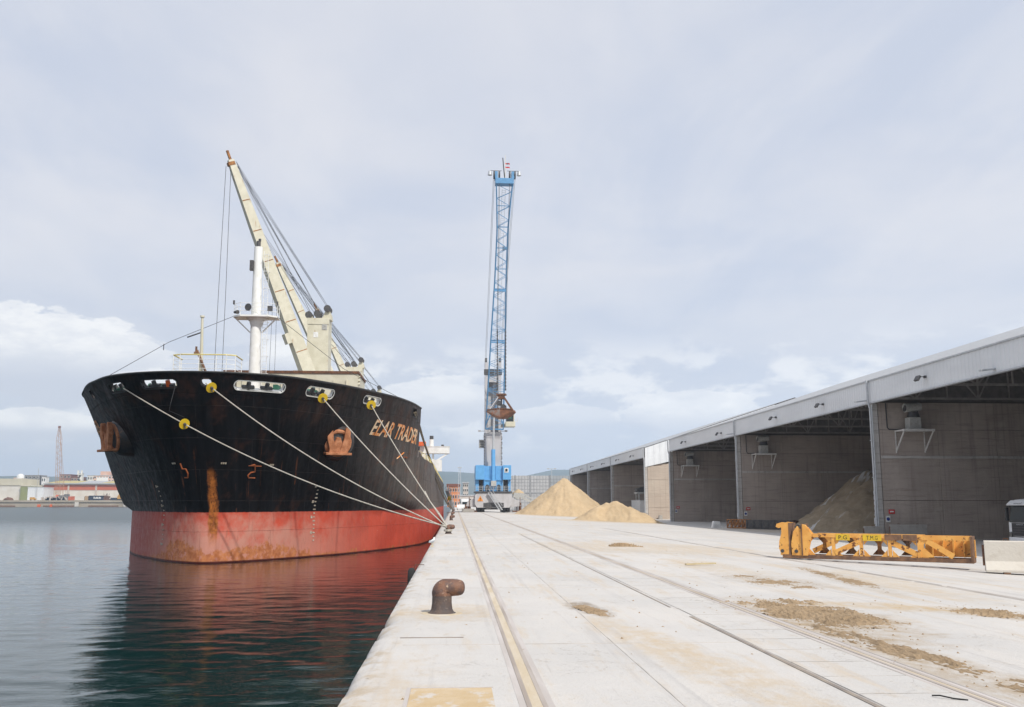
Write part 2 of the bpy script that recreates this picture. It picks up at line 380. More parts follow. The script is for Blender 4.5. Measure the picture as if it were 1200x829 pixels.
def water_mat():
    t = NT('harbour_water'); p = t.pos
    a = t.nz(t.map(p, (.55, 1.25, 1), rot=(0, 0, .12)), .85, 4, .55, .3)
    b = t.nz(t.map(p, (.5, 1.3, 1), rot=(0, 0, -.2)), 3.1, 4, .6)
    c = t.nz(p, .11, 3)
    d_ = t.nz(t.map(p, (.45, 1.4, 1)), 9.0, 3, .6)
    h = t.m('ADD', t.m('ADD', t.m('MULTIPLY', a, .5), t.m('MULTIPLY', b, .3)), t.m('MULTIPLY', d_, .13))
    t.b.inputs['IOR'].default_value = 1.27
    amp = t.ss(c, .3, .7, .7, 1.2)
    return t.fin((.004, .022, .021), t.ss(t.y, 60, 260, .02, .30), 0, t.bump(t.m('MULTIPLY', h, amp), .036, .8), .5)
M['water'] = water_mat()
mb = MB(); mb.grid([[(x, y, -2.2) for x in (-2500, -1500, -300, -100, -40, 20)] for y in (-400, -50, 40, 120, 400, 1500)])
wat = struct(mb.build('water', 'water'))
def ripples():
    xs_ = []; x = -95.; 
    while x < -1.26: xs_.append(x); x += .42 if x < -40 else .30
    xs_.append(-1.26); ys_ = []; y = 3.
    while y < 125: ys_.append(y); y += .17 + .0035 * y
    m_ = MB(); rows = []
    N_ = mnoise.noise
    for y in ys_:
        r = []; fy = min(1, (125 - y) / 30, (y - 3) / 2)
        for x in xs_:
            f = fy * min(1, (x + 95) / 20); w = .6 + .8 * (N_(Vector((x * .06, y * .05, 9))) + .5)
            z = .028 * N_(Vector((x * .6 + y * .12, y * 1.15, 1))) + .018 * N_(Vector((x * 1.5 - y * .4, y * 2.9, 4))) + .010 * N_(Vector((x * 3.4, y * 5.6, 7)))
            r.append((x, y, -2.19 + f * (w * z) + (f - 1) * .04))
        rows.append(r)
    m_.grid(rows); m_.build('ripples', 'water', wat, smooth=True, fix=False)
ripples()

# crane rails let into the apron
def rail_track(x, w, y0, y1, name='crane_rail'):
    o = MB()
    for s in (-1, 1):
        o.box(x + s * w / 2 - .025, x + s * w / 2 + .025, y0, y1, -.03, .008)
    rail = struct(o.build(name, M['railiron']))
    g = MB(); g.box(x - w / 2 + .024, x + w / 2 - .024, y0, y1, -.05, .004); g.build('groove_fill', M['railsand'], rail)
    e = MB(); 
    for s in (-1, 1): e.box(x + s * (w / 2 + .062) - .036, x + s * (w / 2 + .062) + .036, y0, y1, -.05, .003)
    e.build('edge_strip', M['railgrout'], rail)
    return rail
M['railiron'] = mat('rail_iron', (.46, .41, .37), (.33, .28, .24), .8, (6, .4, 1), rough=.8, vec='pos')
M['railsand'] = mat('groove_sand', (.60, .54, .45), (.52, .43, .30), .9, (3, .5, 1), rough=.95, vec='pos', bump=.01)
M['railgrout'] = mat('rail_grout', (.54, .50, .475), (.46, .42, .39), 1.4, (4, .4, 1), rough=.9, vec='pos')
M['raildark'] = mat('rail_dark', (.30, .265, .24), (.50, .46, .42), .9, (4, .5, 1), rough=.8, vec='pos')
rail_track(.84, .16, -5, 600); rail_track(5.46, .10, -5, 600)
mb = MB()
for xx in (5.30, 5.62): mb.box(xx - .012, xx + .012, -5, 400, -.03, .006)
struct(mb.build('rail_joint', 'raildark'))
mb = MB()
for xx, w in ((12.95, .05), (13.12, .02)):
    y = 8.
    while y < 80:
        ln = random.uniform(3, 9)
        mb.box(xx - w, xx + w, y, y + ln, gz(xx) - .03, gz(xx) + .007); y += ln + random.uniform(.05, .8)
struct(mb.build('cable_groove', 'raildark'))
# cable trench between the crane rail and the slab joint: separate cover slabs
M['cover'] = M['ground']
M['jointbed'] = mat('joint_bed', (.20, .18, .16), (.42, .38, .34), 1.1, lo=.42, hi=.58, rough=.95, vec='pos')
M['coverdark'] = mat('trench_joint', (.22, .19, .17), (.32, .27, .22), 2, rough=.95, vec='pos')
mb = MB(); mb.box(4.18, 4.24, -5, 17, -.03, .008); mb.box(4.16, 4.20, 18.5, 60, -.03, .006); trench = struct(mb.build('cable_trench', 'coverdark'))
mb = MB(); mb.box(4.27, 5.29, 3, 64, -.02, .0025); mb.build('joint_bed', 'jointbed', trench)
slabmesh = None; y = 3.
while y < 64:
    ln = 1.02
    mb = MB(); mb.box(-.52, .49, 0, ln - .035, -.05, .006)
    if slabmesh is None:
        o = mb.build('cover_slab', 'cover', trench); slabmesh = o.data
    else:
        o = bpy.data.objects.new('cover_slab', slabmesh); C.objects.link(o); o.parent = trench
    o.location = (4.80 + random.uniform(-.006, .006), y, random.uniform(-.003, .003)); o.rotation_euler = (0, 0, random.uniform(-.004, .004)); y += ln

M['pitsand'] = mat('pit_sand', (.56, .44, .29), (.50, .37, .21), 2.2, rough=.95, vec='pos', bump=.01, rust=((.55, .51, .46), 3.6, (1, .6, 1), .50, .62))
# square service pit filled with sand, just in front of the viewer
mb = MB(); mb.box(-.50, .44, 10.72, 10.76, -.02, .006); mb.box(-.50, -.46, 9.4, 10.72, -.02, .006)
pit = tag(mb.build('service_pit', 'railgrout'), 'square sand-covered pit lid in the quay nearest the viewer', 'pit cover')
mb = MB(); mb.box(-.455, .42, 9.40, 10.715, -.03, .004); mb.build('lid', 'pitsand', pit)
M['jointgrey'] = mat('joint_grey', (.38, .35, .32), (.52, .48, .44), .9, lo=.42, hi=.55, rough=.95, vec='pos')
for k, y0 in enumerate((13.9, 22.9, 33.2, 46., 60., 78., 100.)):
    mb = MB(); mb.box(1.02, 4.17, y0, y0 + .014, -.02, .004); mb.box(5.7, 7.9, y0 + 3.1, y0 + 3.114, -.02, .004); mb.box(-.72, .7, y0, y0 + .012, -.02, .004); struct(mb.build('slab_joint', 'jointgrey'))
mb = MB(); mb.box(2.30, 2.313, -5, 120, -.02, .004); struct(mb.build('slab_joint', 'jointgrey'))
for (x0, x1, y0) in ((-.75, .1, 25.6), (-.7, .2, 41.2), (-.62, .12, 57.), (-.8, .15, 14.6)):
    mb = MB(); mb.box(x0, x1, y0, y0 + .06, -.02, .006); struct(mb.build('slab_joint', 'coverdark'))

# ---------------------------------------------------------------- sand
def sand_mat(name, c1, c2, streak=None):
    t = NT(name); p = t.pos
    col = t.mix(t.ss(t.nz(p, .9, 8, .65), .3, .7), c1, c2)
    col = t.mix(t.m('MULTIPLY', t.ss(t.nz(p, 22, 5, .7), .5, .75), .3), col, tuple(x * .6 for x in c1))
    col = t.mix(t.m('MULTIPLY', t.ss(t.nz(t.map(p, (.22, .22, .35)), 1., 5, .6), .50, .62), .4), col, tuple(x * .72 for x in c1))       # damp layers
    if streak:
        rv = t.N.new('ShaderNodeVectorRotate'); rv.rotation_type = 'Z_AXIS'; t.L.new(p, rv.inputs[0]); rv.inputs['Angle'].default_value = -.75
        k = t.m('MULTIPLY', t.ss(t.nz(t.map(rv.outputs[0], (.10, .9, .12)), 1.1, 7, .6, .6), .555, .60), t.ss(t.nz(p, .22, 3), .40, .52))
        col = t.mix(t.m('MULTIPLY', k, .95), col, streak)
    return t.fin(col, .97, 0, t.bump(t.nz(p, 14, 6, .7), .035, 1, t.bump(t.nz(p, 2.2, 6), .10)), .2)
M['sandpile'] = sand_mat('pale_sand', (.55, .42, .265), (.49, .365, .225))
M['sandwet'] = sand_mat('grey_sand', (.47, .38, .27), (.38, .295, .20), (.70, .69, .68))
M['dirt'] = sand_mat('spilled_dirt', (.42, .31, .20), (.30, .215, .13))
def heap(name, label, cones, m, x0, x1, y0, y1, n=70, amp=.12, cuts=()):
    """cones: (x, y, height above ground, slope)"""
    mb = MB(); rows = []
    for j in range(n + 1):
        y = y0 + (y1 - y0) * j / n; r = []
        for i in range(n + 1):
            x = x0 + (x1 - x0) * i / n; z = -9.
            for cx, cy, hh, sl in cones:
                d = math.hypot(x - cx, y - cy); wob = 1 + .10 * mnoise.noise(Vector((math.atan2(y - cy, x - cx) * 1.6, cx, 2)))
                z = max(z, hh - (math.sqrt(d * d + .03 * hh) - .15) * sl * wob)
            for cx, cy, hh, sl in cones[:1]:
                an = math.atan2(y - cy, x - cx); d = math.hypot(x - cx, y - cy)
                z -= min(1, d / 3) * amp * 1.1 * abs(mnoise.noise(Vector((math.cos(an) * 5, math.sin(an) * 5, cx))))
            for cx, cy, rr, dp in cuts:
                d = math.hypot(x - cx, y - cy) / rr
                if d < 1: z -= dp * (1 - d * d) ** .7
            g = gz(x); nn = amp * (mnoise.noise(Vector((x * .7, y * .7, 1))) + .5 * mnoise.noise(Vector((x * 2.1, y * 2.1, 5))))
            z = z + nn
            if z < .25: z = .25 * math.exp((z - .25) / .25) * 1.0 if z > -1.2 else -.06
            r.append((x, y, g + z - .05))
        rows.append(r)
    mb.grid(rows); return tag(mb.build(name, m, smooth=True), label, 'sand pile')
heap('sand_pile', 'tall cone of pale sand beside the blue harbour crane', [(21.6, 186, 7.6, .80)], 'sandpile', 9, 35, 172, 200, n=130, amp=.26, cuts=[(19.0, 178.5, 3.2, .5), (24.5, 178, 2.6, .45)])
heap('sand_pile', 'low double-humped pale sand pile in front of the taller cone', [(22.6, 132, 2.95, .60), (21.2, 132.4, 2.65, .60), (20.2, 131.8, 2.2, .62), (24.4, 131.2, 2.25, .54), (26.0, 130.9, 1.5, .50)], 'sandpile', 14.5, 32, 125, 140, n=120, amp=.20, cuts=[(21.7, 129.3, 2.3, .75), (25.8, 128.6, 1.6, .4)])
heap('sand_pile', 'grey-brown sand heap streaked with pale grey inside the second storage bay', [(46.8, 105, 6.9, .80), (49.5, 104, 7.1, .85), (53, 105, 7.2, .8), (45.8, 101, 5.6, .58), (50, 101, 5.8, .56), (42.5, 100.5, 3.6, .52)], 'sandwet', 34.6, 60, 84, 111.5, amp=.3)
def spill(label, cx, cy, lx, ly, rz, hmax, seed, thr=.0):
    nx, ny = 170, 110; rows = []; mb = MB(); cr, sr = math.cos(rz), math.sin(rz)
    for j in range(ny + 1):
        v = -1 + 2 * j / ny; r = []
        for i in range(nx + 1):
            u = -1 + 2 * i / nx; X = u * lx; Y = v * ly; x = cx + X * cr - Y * sr; y = cy + X * sr + Y * cr
            f = 1 - (u * u + v * v); k = .9 * mnoise.noise(Vector((X * 1.2, Y * .8, seed))) + .7 * mnoise.noise(Vector((X * 3.6, Y * 2.6, seed))) + .6 * mnoise.noise(Vector((X * 9, Y * 7, seed))) + .75 * mnoise.noise(Vector((X * 24, Y * 20, seed)))
            z = hmax * (f * .8 + k * .95 - thr - .12)
            r.append((x, y, gz(x) + max(-.03, min(z, hmax * 1.3))))
        rows.append(r)
    mb.grid(rows)
    return tag(mb.build('dirt_spill', 'dirt', smooth=True), label, 'spilled dirt', kind='stuff')
spill('ridge of spilled brown dirt alongside the crane rail', 6.55, 17.6, .95, 2.4, .05, .05, 1.1, .1)
spill('thin trail of spilled dirt running along the crane rail near the right corner', 6.1, 12.4, .32, 3.4, .06, .04, 4.7, .35)
spill('strip of brown dirt crossing the apron at the right edge', 10.6, 17.8, 1.5, .9, -.5, .05, 7.9, .25)
spill('small patch of dirt on the apron left of the trench', 2.62, 18.2, .26, 1.1, .15, .03, 9.3, .1)
spill('little heap of rubble dropped on the apron before the low sand pile', 8.0, 44.2, .8, .5, 0, .12, 12.2, .1)
spill('tan streak of dirt beside the cable groove', 11.0, 27, .4, 5, -.15, .025, 14.2, .35)
spill('scatter of dirt next to the trench covers', 8.3, 24.5, 1.0, 2.2, .1, .03, 15.2, .5)
# loose clods, joined
mb = MB()
for _ in range(420):
    k = random.random()
    if k < .4: x, y = random.gauss(6.4, .6), random.gauss(17, 2.2)
    elif k < .6: x, y = random.gauss(6.0, .35), random.gauss(12.5, 2)
    elif k < .75: x, y = random.gauss(10.6, 1.2), random.gauss(18, 1)
    else: x, y = random.uniform(-.8, 12), random.uniform(9, 45)
    r = random.uniform(.006, .03); g = gz(x)
    a = random.random() * 6; c, s = math.cos(a) * r, math.sin(a) * r
    mb.add([(x + c, y + s, g), (x - s, y + c, g), (x - c, y - s, g), (x + s, y - c, g), (x + c * .2, y, g + r * random.uniform(.5, 1.1))], [(0, 1, 4), (1, 2, 4), (2, 3, 4), (3, 0, 4)])
tag(mb.build('loose_clods', 'dirt'), 'loose clods and crumbs of dirt scattered on the apron', 'clods', kind='stuff')
mb = MB(); mb.tube([(4.98, 9.93, .02), (5.02, 9.85, .035), (5.12, 9.77, .02), (5.25, 9.72, .012)], .008, 6); tag(mb.build('hose_scrap', 'rubber', smooth=True), 'short black scrap of hose lying by the rail', 'hose')
M['timber'] = mat('pale_timber', (.50, .42, .26), (.40, .32, .18), 3, rough=.9)
mb = MB(); mb.obox((8.0, 30.8, .045), (.92, .38, 0), (0, 0, 1), (-.38, .92, 0), .6, .022, .04); tag(mb.build('timber_batten', 'timber'), 'pale yellowish timber batten lying flat on the apron', 'batten')

# ---------------------------------------------------------------- mooring bollards
def bollard(loc, label):
    t = thing('mooring_bollard', label, 'bollard', loc, 0, 'bollards along the quay edge'); t.scale = (.88, .88, .88)
    mb = MB(); mb.lathe([(.30, -.01), (.295, .012), (.25, .035), (.222, .09), (.206, .2), (.203, .34), (.207, .40)], n=28)
    mb.build('stem', 'bollardstem', t, smooth=True)
    mb = MB(); pts = [(0, 0, .36), (0, 0, .42)]; rs = [.208, .212]
    for k in range(1, 9):
        a = k / 8 * math.pi / 2; pts.append((.10 - .10 * math.cos(a), 0, .42 + .10 * math.sin(a))); rs.append(.212 - .004 * k)
    for x, r_ in ((.20, .178), (.29, .170), (.36, .166), (.41, .156), (.45, .135), (.478, .10), (.493, .06), (.498, .02)): pts.append((x - .02, 0, .52)); rs.append(r_)
    mb.tube(pts, rs, 20); mb.build('head', 'bollard', t, smooth=True)
    mb = MB(); mb.lathe([(.45, -.02), (.43, .006), (.31, .010)], n=28); mb.build('base_pad', M['railsand'], t)
    return t
M['bollard'] = mat('bollard_iron', (.20, .095, .055), (.085, .055, .05), 4.5, rough=.62, bump=.012, bsc=26, rust=((.42, .30, .20), 16, (1, 1, 1), .60, .66))
M['bollardstem'] = mat('bollard_stem', (.115, .08, .065), (.075, .06, .058), 5, rough=.7, bump=.012, bsc=30, rust=((.36, .30, .25), 20, (1, 1, 1), .62, .68))
b0 = bollard((-.22, 17.8, 0), 'rusty hooked bollard nearest the viewer, no rope on it')
for yy, lb in ((62.3, 'rusty hooked bollard holding the four pale bow ropes'), (110, 'rusty bollard third from the viewer, just past the roped one'), (150, 'distant rusty bollard fourth from the viewer'), (203, 'farthest rusty bollard, by the gangway foot')):
    another(b0, lb, (-.40, yy, 0))

# ---------------------------------------------------------------- tyre fenders and gull
def fender(y, label):
    t = thing('tyre_fender', label, 'tyre fender', (-1.38, y, -.52))
    mb = MB(); pts = [(0, .32 * math.cos(a * math.pi / 10), .32 * math.sin(a * math.pi / 10)) for a in range(21)]
    mb.tube(pts, .12, 10, caps=False); mb.build('tyre', 'rubber', t, smooth=True)
    mb = MB(); mb.tube([(0.02, 0, .3), (.12, 0, .53), (.4, 0, .53)], .012, 6); mb.build('chain', 'rusty', t)
fender(31.4, 'black tyre hung over the quay edge between the first two bollards')
def gull():
    t = thing('seagull', 'white and grey seagull standing on the quay edge by the bow', 'gull', (-1.02, 44.3, 0), rad(60))
    mb = MB(); mb.tube([(-.20, 0, .20), (-.12, 0, .21), (0, 0, .24), (.10, 0, .29), (.14, 0, .35), (.16, 0, .40), (.20, 0, .405), (.215, 0, .40)], [.015, .05, .085, .07, .045, .045, .03, .01], 12)
    mb.build('body', M['signwhite'], t, smooth=True)
    mb = MB()
    for s in (-1, 1): mb.tube([(.06, s * .07, .28), (-.08, s * .075, .25), (-.22, s * .03, .21), (-.30, 0, .20)], [.02, .05, .03, .008], 8)
    mb.build('wing', mat('gull_grey', (.35, .37, .40), rough=.8), t, smooth=True)
    mb = MB(); mb.tube([(.205, 0, .40), (.26, 0, .39)], [.012, .004], 6); mb.build('beak', 'yellow', t)
    mb = MB()
    for s in (-1, 1): mb.tube([(0, s * .03, .18), (.005, s * .03, .0)], .008, 5); mb.box(-.005, .05, s * .03 - .02, s * .03 + .02, 0, .006)
    mb.build('leg', 'yellow', t)
gull()

# ================================================================= THE SHIP
XC = -17.8; ZR, ZT, ZF, ZM = 1.3, 10.75, 9.35, 6.3
DK = [(0, 0), (.45, 2), (1.6, 6.3), (2.37, 8.5), (2.6, 9.25), (3.36, 11.4), (3.95, 13.1), (4.6, 14.25), (5.5, 15.0), (6.4, 15.2)]
WLT = [(0, 0), (.7, 1.1), (2.4, 5.2), (3.39, 8.4), (4.46, 11.6), (4.95, 12.95), (5.5, 14.1), (6.4, 14.95)]
def pchip(T):
    n = len(T); h = [T[i + 1][0] - T[i][0] for i in range(n - 1)]; d = [(T[i + 1][1] - T[i][1]) / h[i] for i in range(n - 1)]
    mm = [d[0]] + [0 if d[i - 1] * d[i] <= 0 else 2 * d[i - 1] * d[i] / (d[i - 1] + d[i]) for i in range(1, n - 1)] + [d[-1]]
    def g(x):
        if x <= T[0][0]: return T[0][1]
        if x >= T[-1][0]: return T[-1][1]
        i = 0
        while x > T[i + 1][0]: i += 1
        t = (x - T[i][0]) / h[i]; t2 = t * t; t3 = t2 * t
        return (2 * t3 - 3 * t2 + 1) * T[i][1] + (t3 - 2 * t2 + t) * h[i] * mm[i] + (-2 * t3 + 3 * t2) * T[i + 1][1] + (t3 - t2) * h[i] * mm[i + 1]
    return g
dkf = pchip(DK); wlf = pchip(WLT)
def hull(q, z):
    """point on the hull: q is the signed root of the distance aft of the stem (+ = quay side)"""
    t = max(0., (z - ZR) / (ZT - ZR)); a = abs(q); k = min(1., max(0., (a - 3.0) / 1.9)); e = t ** (1.35 - 1.0 * k * k * (3 - 2 * k)) if t > 0 else 0.
    b = wlf(a) * (1 - e) + dkf(a) * e; s = a * a
    y = 68.2 - 4.2 * t ** 1.2 + s
    if y > 224: b *= max(.05, 1 - ((y - 224) / 20) ** 2 * .4)
    return Vector((XC + (1 - e) * .25 + math.copysign(b, q), y, z))
def hull_n(q, z):
    d = .02; du = hull(q + d, z) - hull(q - d, z); dv = hull(q, z + d) - hull(q, z - d)
    n = du.cross(dv).normalized()
    return n if n.y * -1 + (n.x if q > 0 else -n.x) > 0 else -n
def hull_frame(q, z):
    n = hull_n(q, z); r = Vector((n.y, -n.x, 0)).normalized() * -1; r = (hull(q + .03, z) - hull(q - .03, z)).normalized(); u = n.cross(r).normalized()
    if u.z < 0: u = -u
    return hull(q, z), r, u, n
# arc length along the rail, for laying things out on the shell
AT = [(0., 0.)]; _q = 0.
while _q < 5.2:
    AT.append((AT[-1][0] + (hull(_q + .01, 10.0) - hull(_q, 10.0)).length, _q + .01)); _q += .01
def arc(q):
    for a, qq in AT:
        if qq >= abs(q) - 1e-9: return math.copysign(a, q)
    return math.copysign(AT[-1][0], q)
def unarc(a):
    lo, hi = 0, len(AT) - 1; A = abs(a)
    while hi - lo > 1:
        md = (lo + hi) // 2
        if AT[md][0] <= A: lo = md
        else: hi = md
    f = (A - AT[lo][0]) / (AT[hi][0] - AT[lo][0]); return math.copysign(AT[lo][1] + f * (AT[hi][1] - AT[lo][1]), a)

def hull_mat():
    t = NT('hull_paint'); p = t.pos; x, y, z = t.x, t.y, t.z
    fine = t.nz(p, 2.3, 8, .65); big = t.nz(p, .30, 5)
    streak = t.nz(t.map(t.uv, (1.1, .10, 1)), 1.0, 9, .64)            # vertical weathering
    streak2 = t.nz(t.map(t.uv, (1.7, .11, 1), loc=(9, 2, 4)), 1.0, 7, .6)
    patch = t.nz(t.map(p, (.9, .9, .55), loc=(4, 1, 7)), .8, 8, .68)
    sheen_scuff = t.m('MULTIPLY', t.ss(x, -9.5, -4.0), t.ss(z, 10.0, 5.5, .30, 1.))                                  # sunlit grey sheen put into the quay-side colour, mixed with scuffed paint
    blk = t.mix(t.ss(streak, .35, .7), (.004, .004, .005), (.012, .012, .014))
    blk = t.mix(t.m('MULTIPLY', sheen_scuff, t.ss(streak, .30, .66, .35, 1.)), blk, (.125, .108, .098))
    blk = t.mix(t.m('MULTIPLY', t.ss(patch, .52, .70), .55), blk, (.060, .024, .014))
    blk = t.mix(t.m('MULTIPLY', t.ss(z, 7.2, 9.2), t.m('MULTIPLY', t.ss(patch, .42, .6), .5)), blk, (.05, .022, .015))
    lowk = t.ss(z, 7.5, 3.0)
    blk = t.mix(t.m('MULTIPLY', t.m('MULTIPLY', t.ss(streak2, .585, .70), t.ss(t.nz(t.map(p, (.8, .8, .3)), 1.2, 6, .6), .47, .60)), t.m('MULTIPLY', lowk, .85)), blk, (.24, .08, .028))
    blk = t.mix(t.m('MULTIPLY', t.m('MULTIPLY', sheen_scuff, t.ss(t.nz(t.map(p, (1.1, .8, .5), loc=(2, 5, 1)), 1.1, 9, .72), .53, .64)), t.m('MULTIPLY', t.ss(z, 9, 5), .75)), blk, (.17, .07, .035))
    scr = t.nz(t.map(t.uv, (3.2, .25, 1), rot=(0, 0, .25)), 1.3, 7, .68)
    blk = t.mix(t.m('MULTIPLY', t.m('MULTIPLY', t.ss(scr, .58, .68), sheen_scuff), .55), blk, (.20, .17, .15))
    # red boot-topping
    red = t.mix(t.ss(big, .35, .65), (.57, .085, .048), (.47, .066, .038))
    chalk = t.m('MULTIPLY', t.m('MULTIPLY', t.ss(x, -5.5, -14.0), t.ss(x, -29, -23)), t.ss(t.m('ADD', t.m('MULTIPLY', t.nz(p, .7, 7, .62), .8), t.m('MULTIPLY', z, -.10)), .18, .52))
    red = t.mix(t.m('MULTIPLY', chalk, .9), red, (.53, .26, .20))
    red = t.mix(t.m('MULTIPLY', t.ss(streak, .55, .72), .35), red, (.16, .03, .022))
    red = t.mix(t.m('MULTIPLY', t.ss(t.nz(p, 3.4, 7, .7), .66, .72), .7), red, (.55, .44, .36))       # chipped to pale primer
    red = t.mix(t.m('MULTIPLY', t.ss(t.nz(t.map(p, (2, 2, .5)), 1.2, 7, .65), .60, .68), .5), red, (.26, .13, .08))
    def hump(c, w): return t.m('EXPONENT', t.m('MULTIPLY', t.m('POWER', t.m('DIVIDE', t.m('ADD', x, -c), w), 2.), -1.))
    top = t.m('ADD', t.m('ADD', t.m('MULTIPLY', hump(-19.6, 1.9), 1.55), t.m('MULTIPLY', hump(-14.2, 2.6), 1.15)), -2.1)
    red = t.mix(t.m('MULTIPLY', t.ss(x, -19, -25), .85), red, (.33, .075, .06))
    wl = t.m('SUBTRACT', t.m('SUBTRACT', z, top), t.m('MULTIPLY', t.m('SUBTRACT', t.nz(t.map(p, (1.2, 1.2, .8)), 1.1, 10, .72), .5), 2.4))
    holes = t.ss(t.nz(p, 2.6, 9, .75), .38, .50)
    red = t.mix(t.m('MULTIPLY', t.m('MULTIPLY', holes, t.ss(wl, .12, -.12)), .9), red, t.mix(t.ss(fine, .35, .65), (.52, .20, .075), (.34, .105, .035)))
    red = t.mix(t.ss(z, -2.02, -2.12), red, (.06, .012, .01))
    edge = t.m('ADD', z, t.m('MULTIPLY', t.m('SUBTRACT', fine, .5), .12))
    br = t.N.new('ShaderNodeTexBrick'); t.L.new(t.uv, br.inputs['Vector']); br.inputs['Scale'].default_value = 1.; br.offset = .37
    br.inputs['Brick Width'].default_value = 7.5; br.inputs['Row Height'].default_value = 2.15; br.inputs['Mortar Size'].default_value = .022
    br.inputs['Mortar Smooth'].default_value = .6
    seam = t.m('MULTIPLY', br.outputs['Fac'], t.ss(fine, .40, .60))
    blk = t.mix(t.m('MULTIPLY', seam, .5), blk, (.07, .05, .042)); red = t.mix(t.m('MULTIPLY', seam, .4), red, (.25, .06, .045))
    col = t.mix(t.ss(edge, 1.36, 1.30), blk, red)
    # long orange run from the stem
    wv = t.m('MULTIPLY', t.m('SUBTRACT', t.nz(t.map(p, (1, 1, .35)), 2.2, 7, .65), .5), .75)
    dx = t.m('ABSOLUTE', t.m('ADD', t.m('ADD', x, 17.02), wv))
    wd = t.m('MULTIPLY', t.ss(dx, .36, .12), t.m('MULTIPLY', t.ss(z, 4.6, 3.6), t.ss(z, -1.3, .2)))
    col = t.mix(t.m('MULTIPLY', wd, t.ss(t.nz(t.map(p, (4, 4, .8)), 2, 6, .7), .30, .5)), col, t.mix(t.ss(fine, .35, .65), (.46, .155, .035), (.22, .07, .018)))
    rough = t.ss(fine, .3, .7, .42, .62)
    n = t.bump(t.nz(t.map(t.uv, (.8, .45, 1)), 1., 3), .16, .6, t.bump(br.outputs['Fac'], .03, .8))
    t.b.inputs['Specular IOR Level'].default_value = .14
    return t.fin(col, rough, 0, n)
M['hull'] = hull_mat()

ship = thing('cargo_ship', 'black and red bulk carrier moored bow-on along the quay, rust streaked, with cream deck cranes', 'ship', (XC, 68.2, -2.2))
def sheet(qs, zs):
    mb = MB(); mb.grid([[hull(q, z) for q in qs] for z in zs]); return mb
qa = [k * .08 for k in range(1, 81)]
qlong = [math.sqrt(41 + (172 - 41) * k / 40) for k in range(1, 41)]
full = [-q for q in reversed(qa + qlong)] + [-.04, 0, .04] + qa + qlong
fore = [q for q in full if abs(q) <= 4.901]
zlow = [-4, -3, -2.4, -1.5, -.8, 0, .7, 1.3, 1.8, 2.4, 3, 3.7, 4.4, 5.1, 5.7, ZM]
zup = [ZM, 6.7, 7.3, 7.9, 8.5, 9, ZF]
mb = sheet(full, zlow); k = len(mb.v); u = sheet(fore, zup); mb.add(u.v, u.f)
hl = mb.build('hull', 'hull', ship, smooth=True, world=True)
bm = bmesh.new(); bm.from_mesh(hl.data); bmesh.ops.remove_doubles(bm, verts=bm.verts, dist=.001); bm.to_mesh(hl.data); bm.free()
for p_ in hl.data.polygons: p_.use_smooth = True
def shell_uv(o):
    me = o.data; uvl = me.uv_layers.new(name='UVMap'); r0 = Vector(ROOT[ship.name])
    for lp in me.loops:
        co = me.vertices[lp.vertex_index].co + r0
        tt = max(0., (co.z - ZR) / (ZT - ZR)); aft_ = max(0., co.y - (68.2 - 4.2 * tt ** 1.2)); uvl.data[lp.index].uv = ((co.x - XC) + math.copysign(aft_, co.x - XC) * .9, co.z)
shell_uv(hl)
# decks and the aft face of the forecastle
mb = MB(); R_ = [hull(q, ZF) for q in fore]; h2 = len(R_) // 2
for i in range(h2): mb.add([R_[i], R_[i + 1], R_[-2 - i], R_[-1 - i]], [(0, 1, 2, 3)])
mb.build('forecastle_deck', 'deckgreen' if 'deckgreen' in M else 'rusty', ship, world=True)
mb = MB(); aft = [q for q in full if abs(q) >= 4.9]; A_ = [hull(q, ZM - .35) for q in aft]; h3 = len(A_) // 2
for i in range(h3 - 1): mb.add([A_[i], A_[i + 1], A_[-2 - i], A_[-1 - i]], [(0, 1, 2, 3)])
a0, a1 = hull(-4.9, ZM - .35), hull(4.9, ZM - .35)
mb.build('main_deck', 'rusty', ship, world=True)
mb = MB(); mb.box(a0.x + .1, a1.x - .1, a1.y - .25, a1.y - .1, ZM - .4, ZF); mb.build('forecastle_bulkhead', 'cream', ship, world=True)

# bulwark with real mooring openings
HOLES = [(-2.88, 10.12, .62, .30), (-1.63, 9.99, 1.15, .29), (-.61, 10.0, 1.38, .27), (.195, 10.08, .34, .27), (1.10, 9.98, 1.80, .28), (2.25, 10.02, 1.48, .30), (3.34, 10.10, 1.35, .27), (4.55, 10.05, .85, .36)]
HC = [(arc(q), z, hl_, hh) for q, z, hl_, hh in HOLES]
amax = arc(4.9); na = int(amax * 2 / .13); zb = [ZF + (ZT - ZF) * k / 20 for k in range(21)]
mb = MB(); rows = []
for z in zb: rows.append([hull(unarc(-amax + 2 * amax * i / na), z) for i in range(na + 1)])
o = 0
for r in rows: mb.v += [tuple(p) for p in r]
def in_hole(a, z, grow=0.):
    for ca, cz, L_, H_ in HC:
        dx = max(0, abs(a - ca) - (L_ - H_)); dz = abs(z - cz)
        if math.hypot(dx, dz) < H_ + grow: return True
    return False
for j in range(20):
    for i in range(na):
        a = -amax + 2 * amax * (i + .5) / na; z = (zb[j] + zb[j + 1]) / 2
        if not in_hole(a, z, -.02):
            b = j * (na + 1) + i; mb.f.append((b, b + 1, b + na + 2, b + na + 1))
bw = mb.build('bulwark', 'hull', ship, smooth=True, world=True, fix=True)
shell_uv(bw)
md = bw.modifiers.new('thickness', 'SOLIDIFY'); md.thickness = .05; md.offset = -1
mb = MB(); mb.tube([hull(unarc(-amax + 2 * amax * i / 120), ZT) for i in range(121)], .075, 6); mb.build('rail_cap', 'black', ship, smooth=True, world=True)
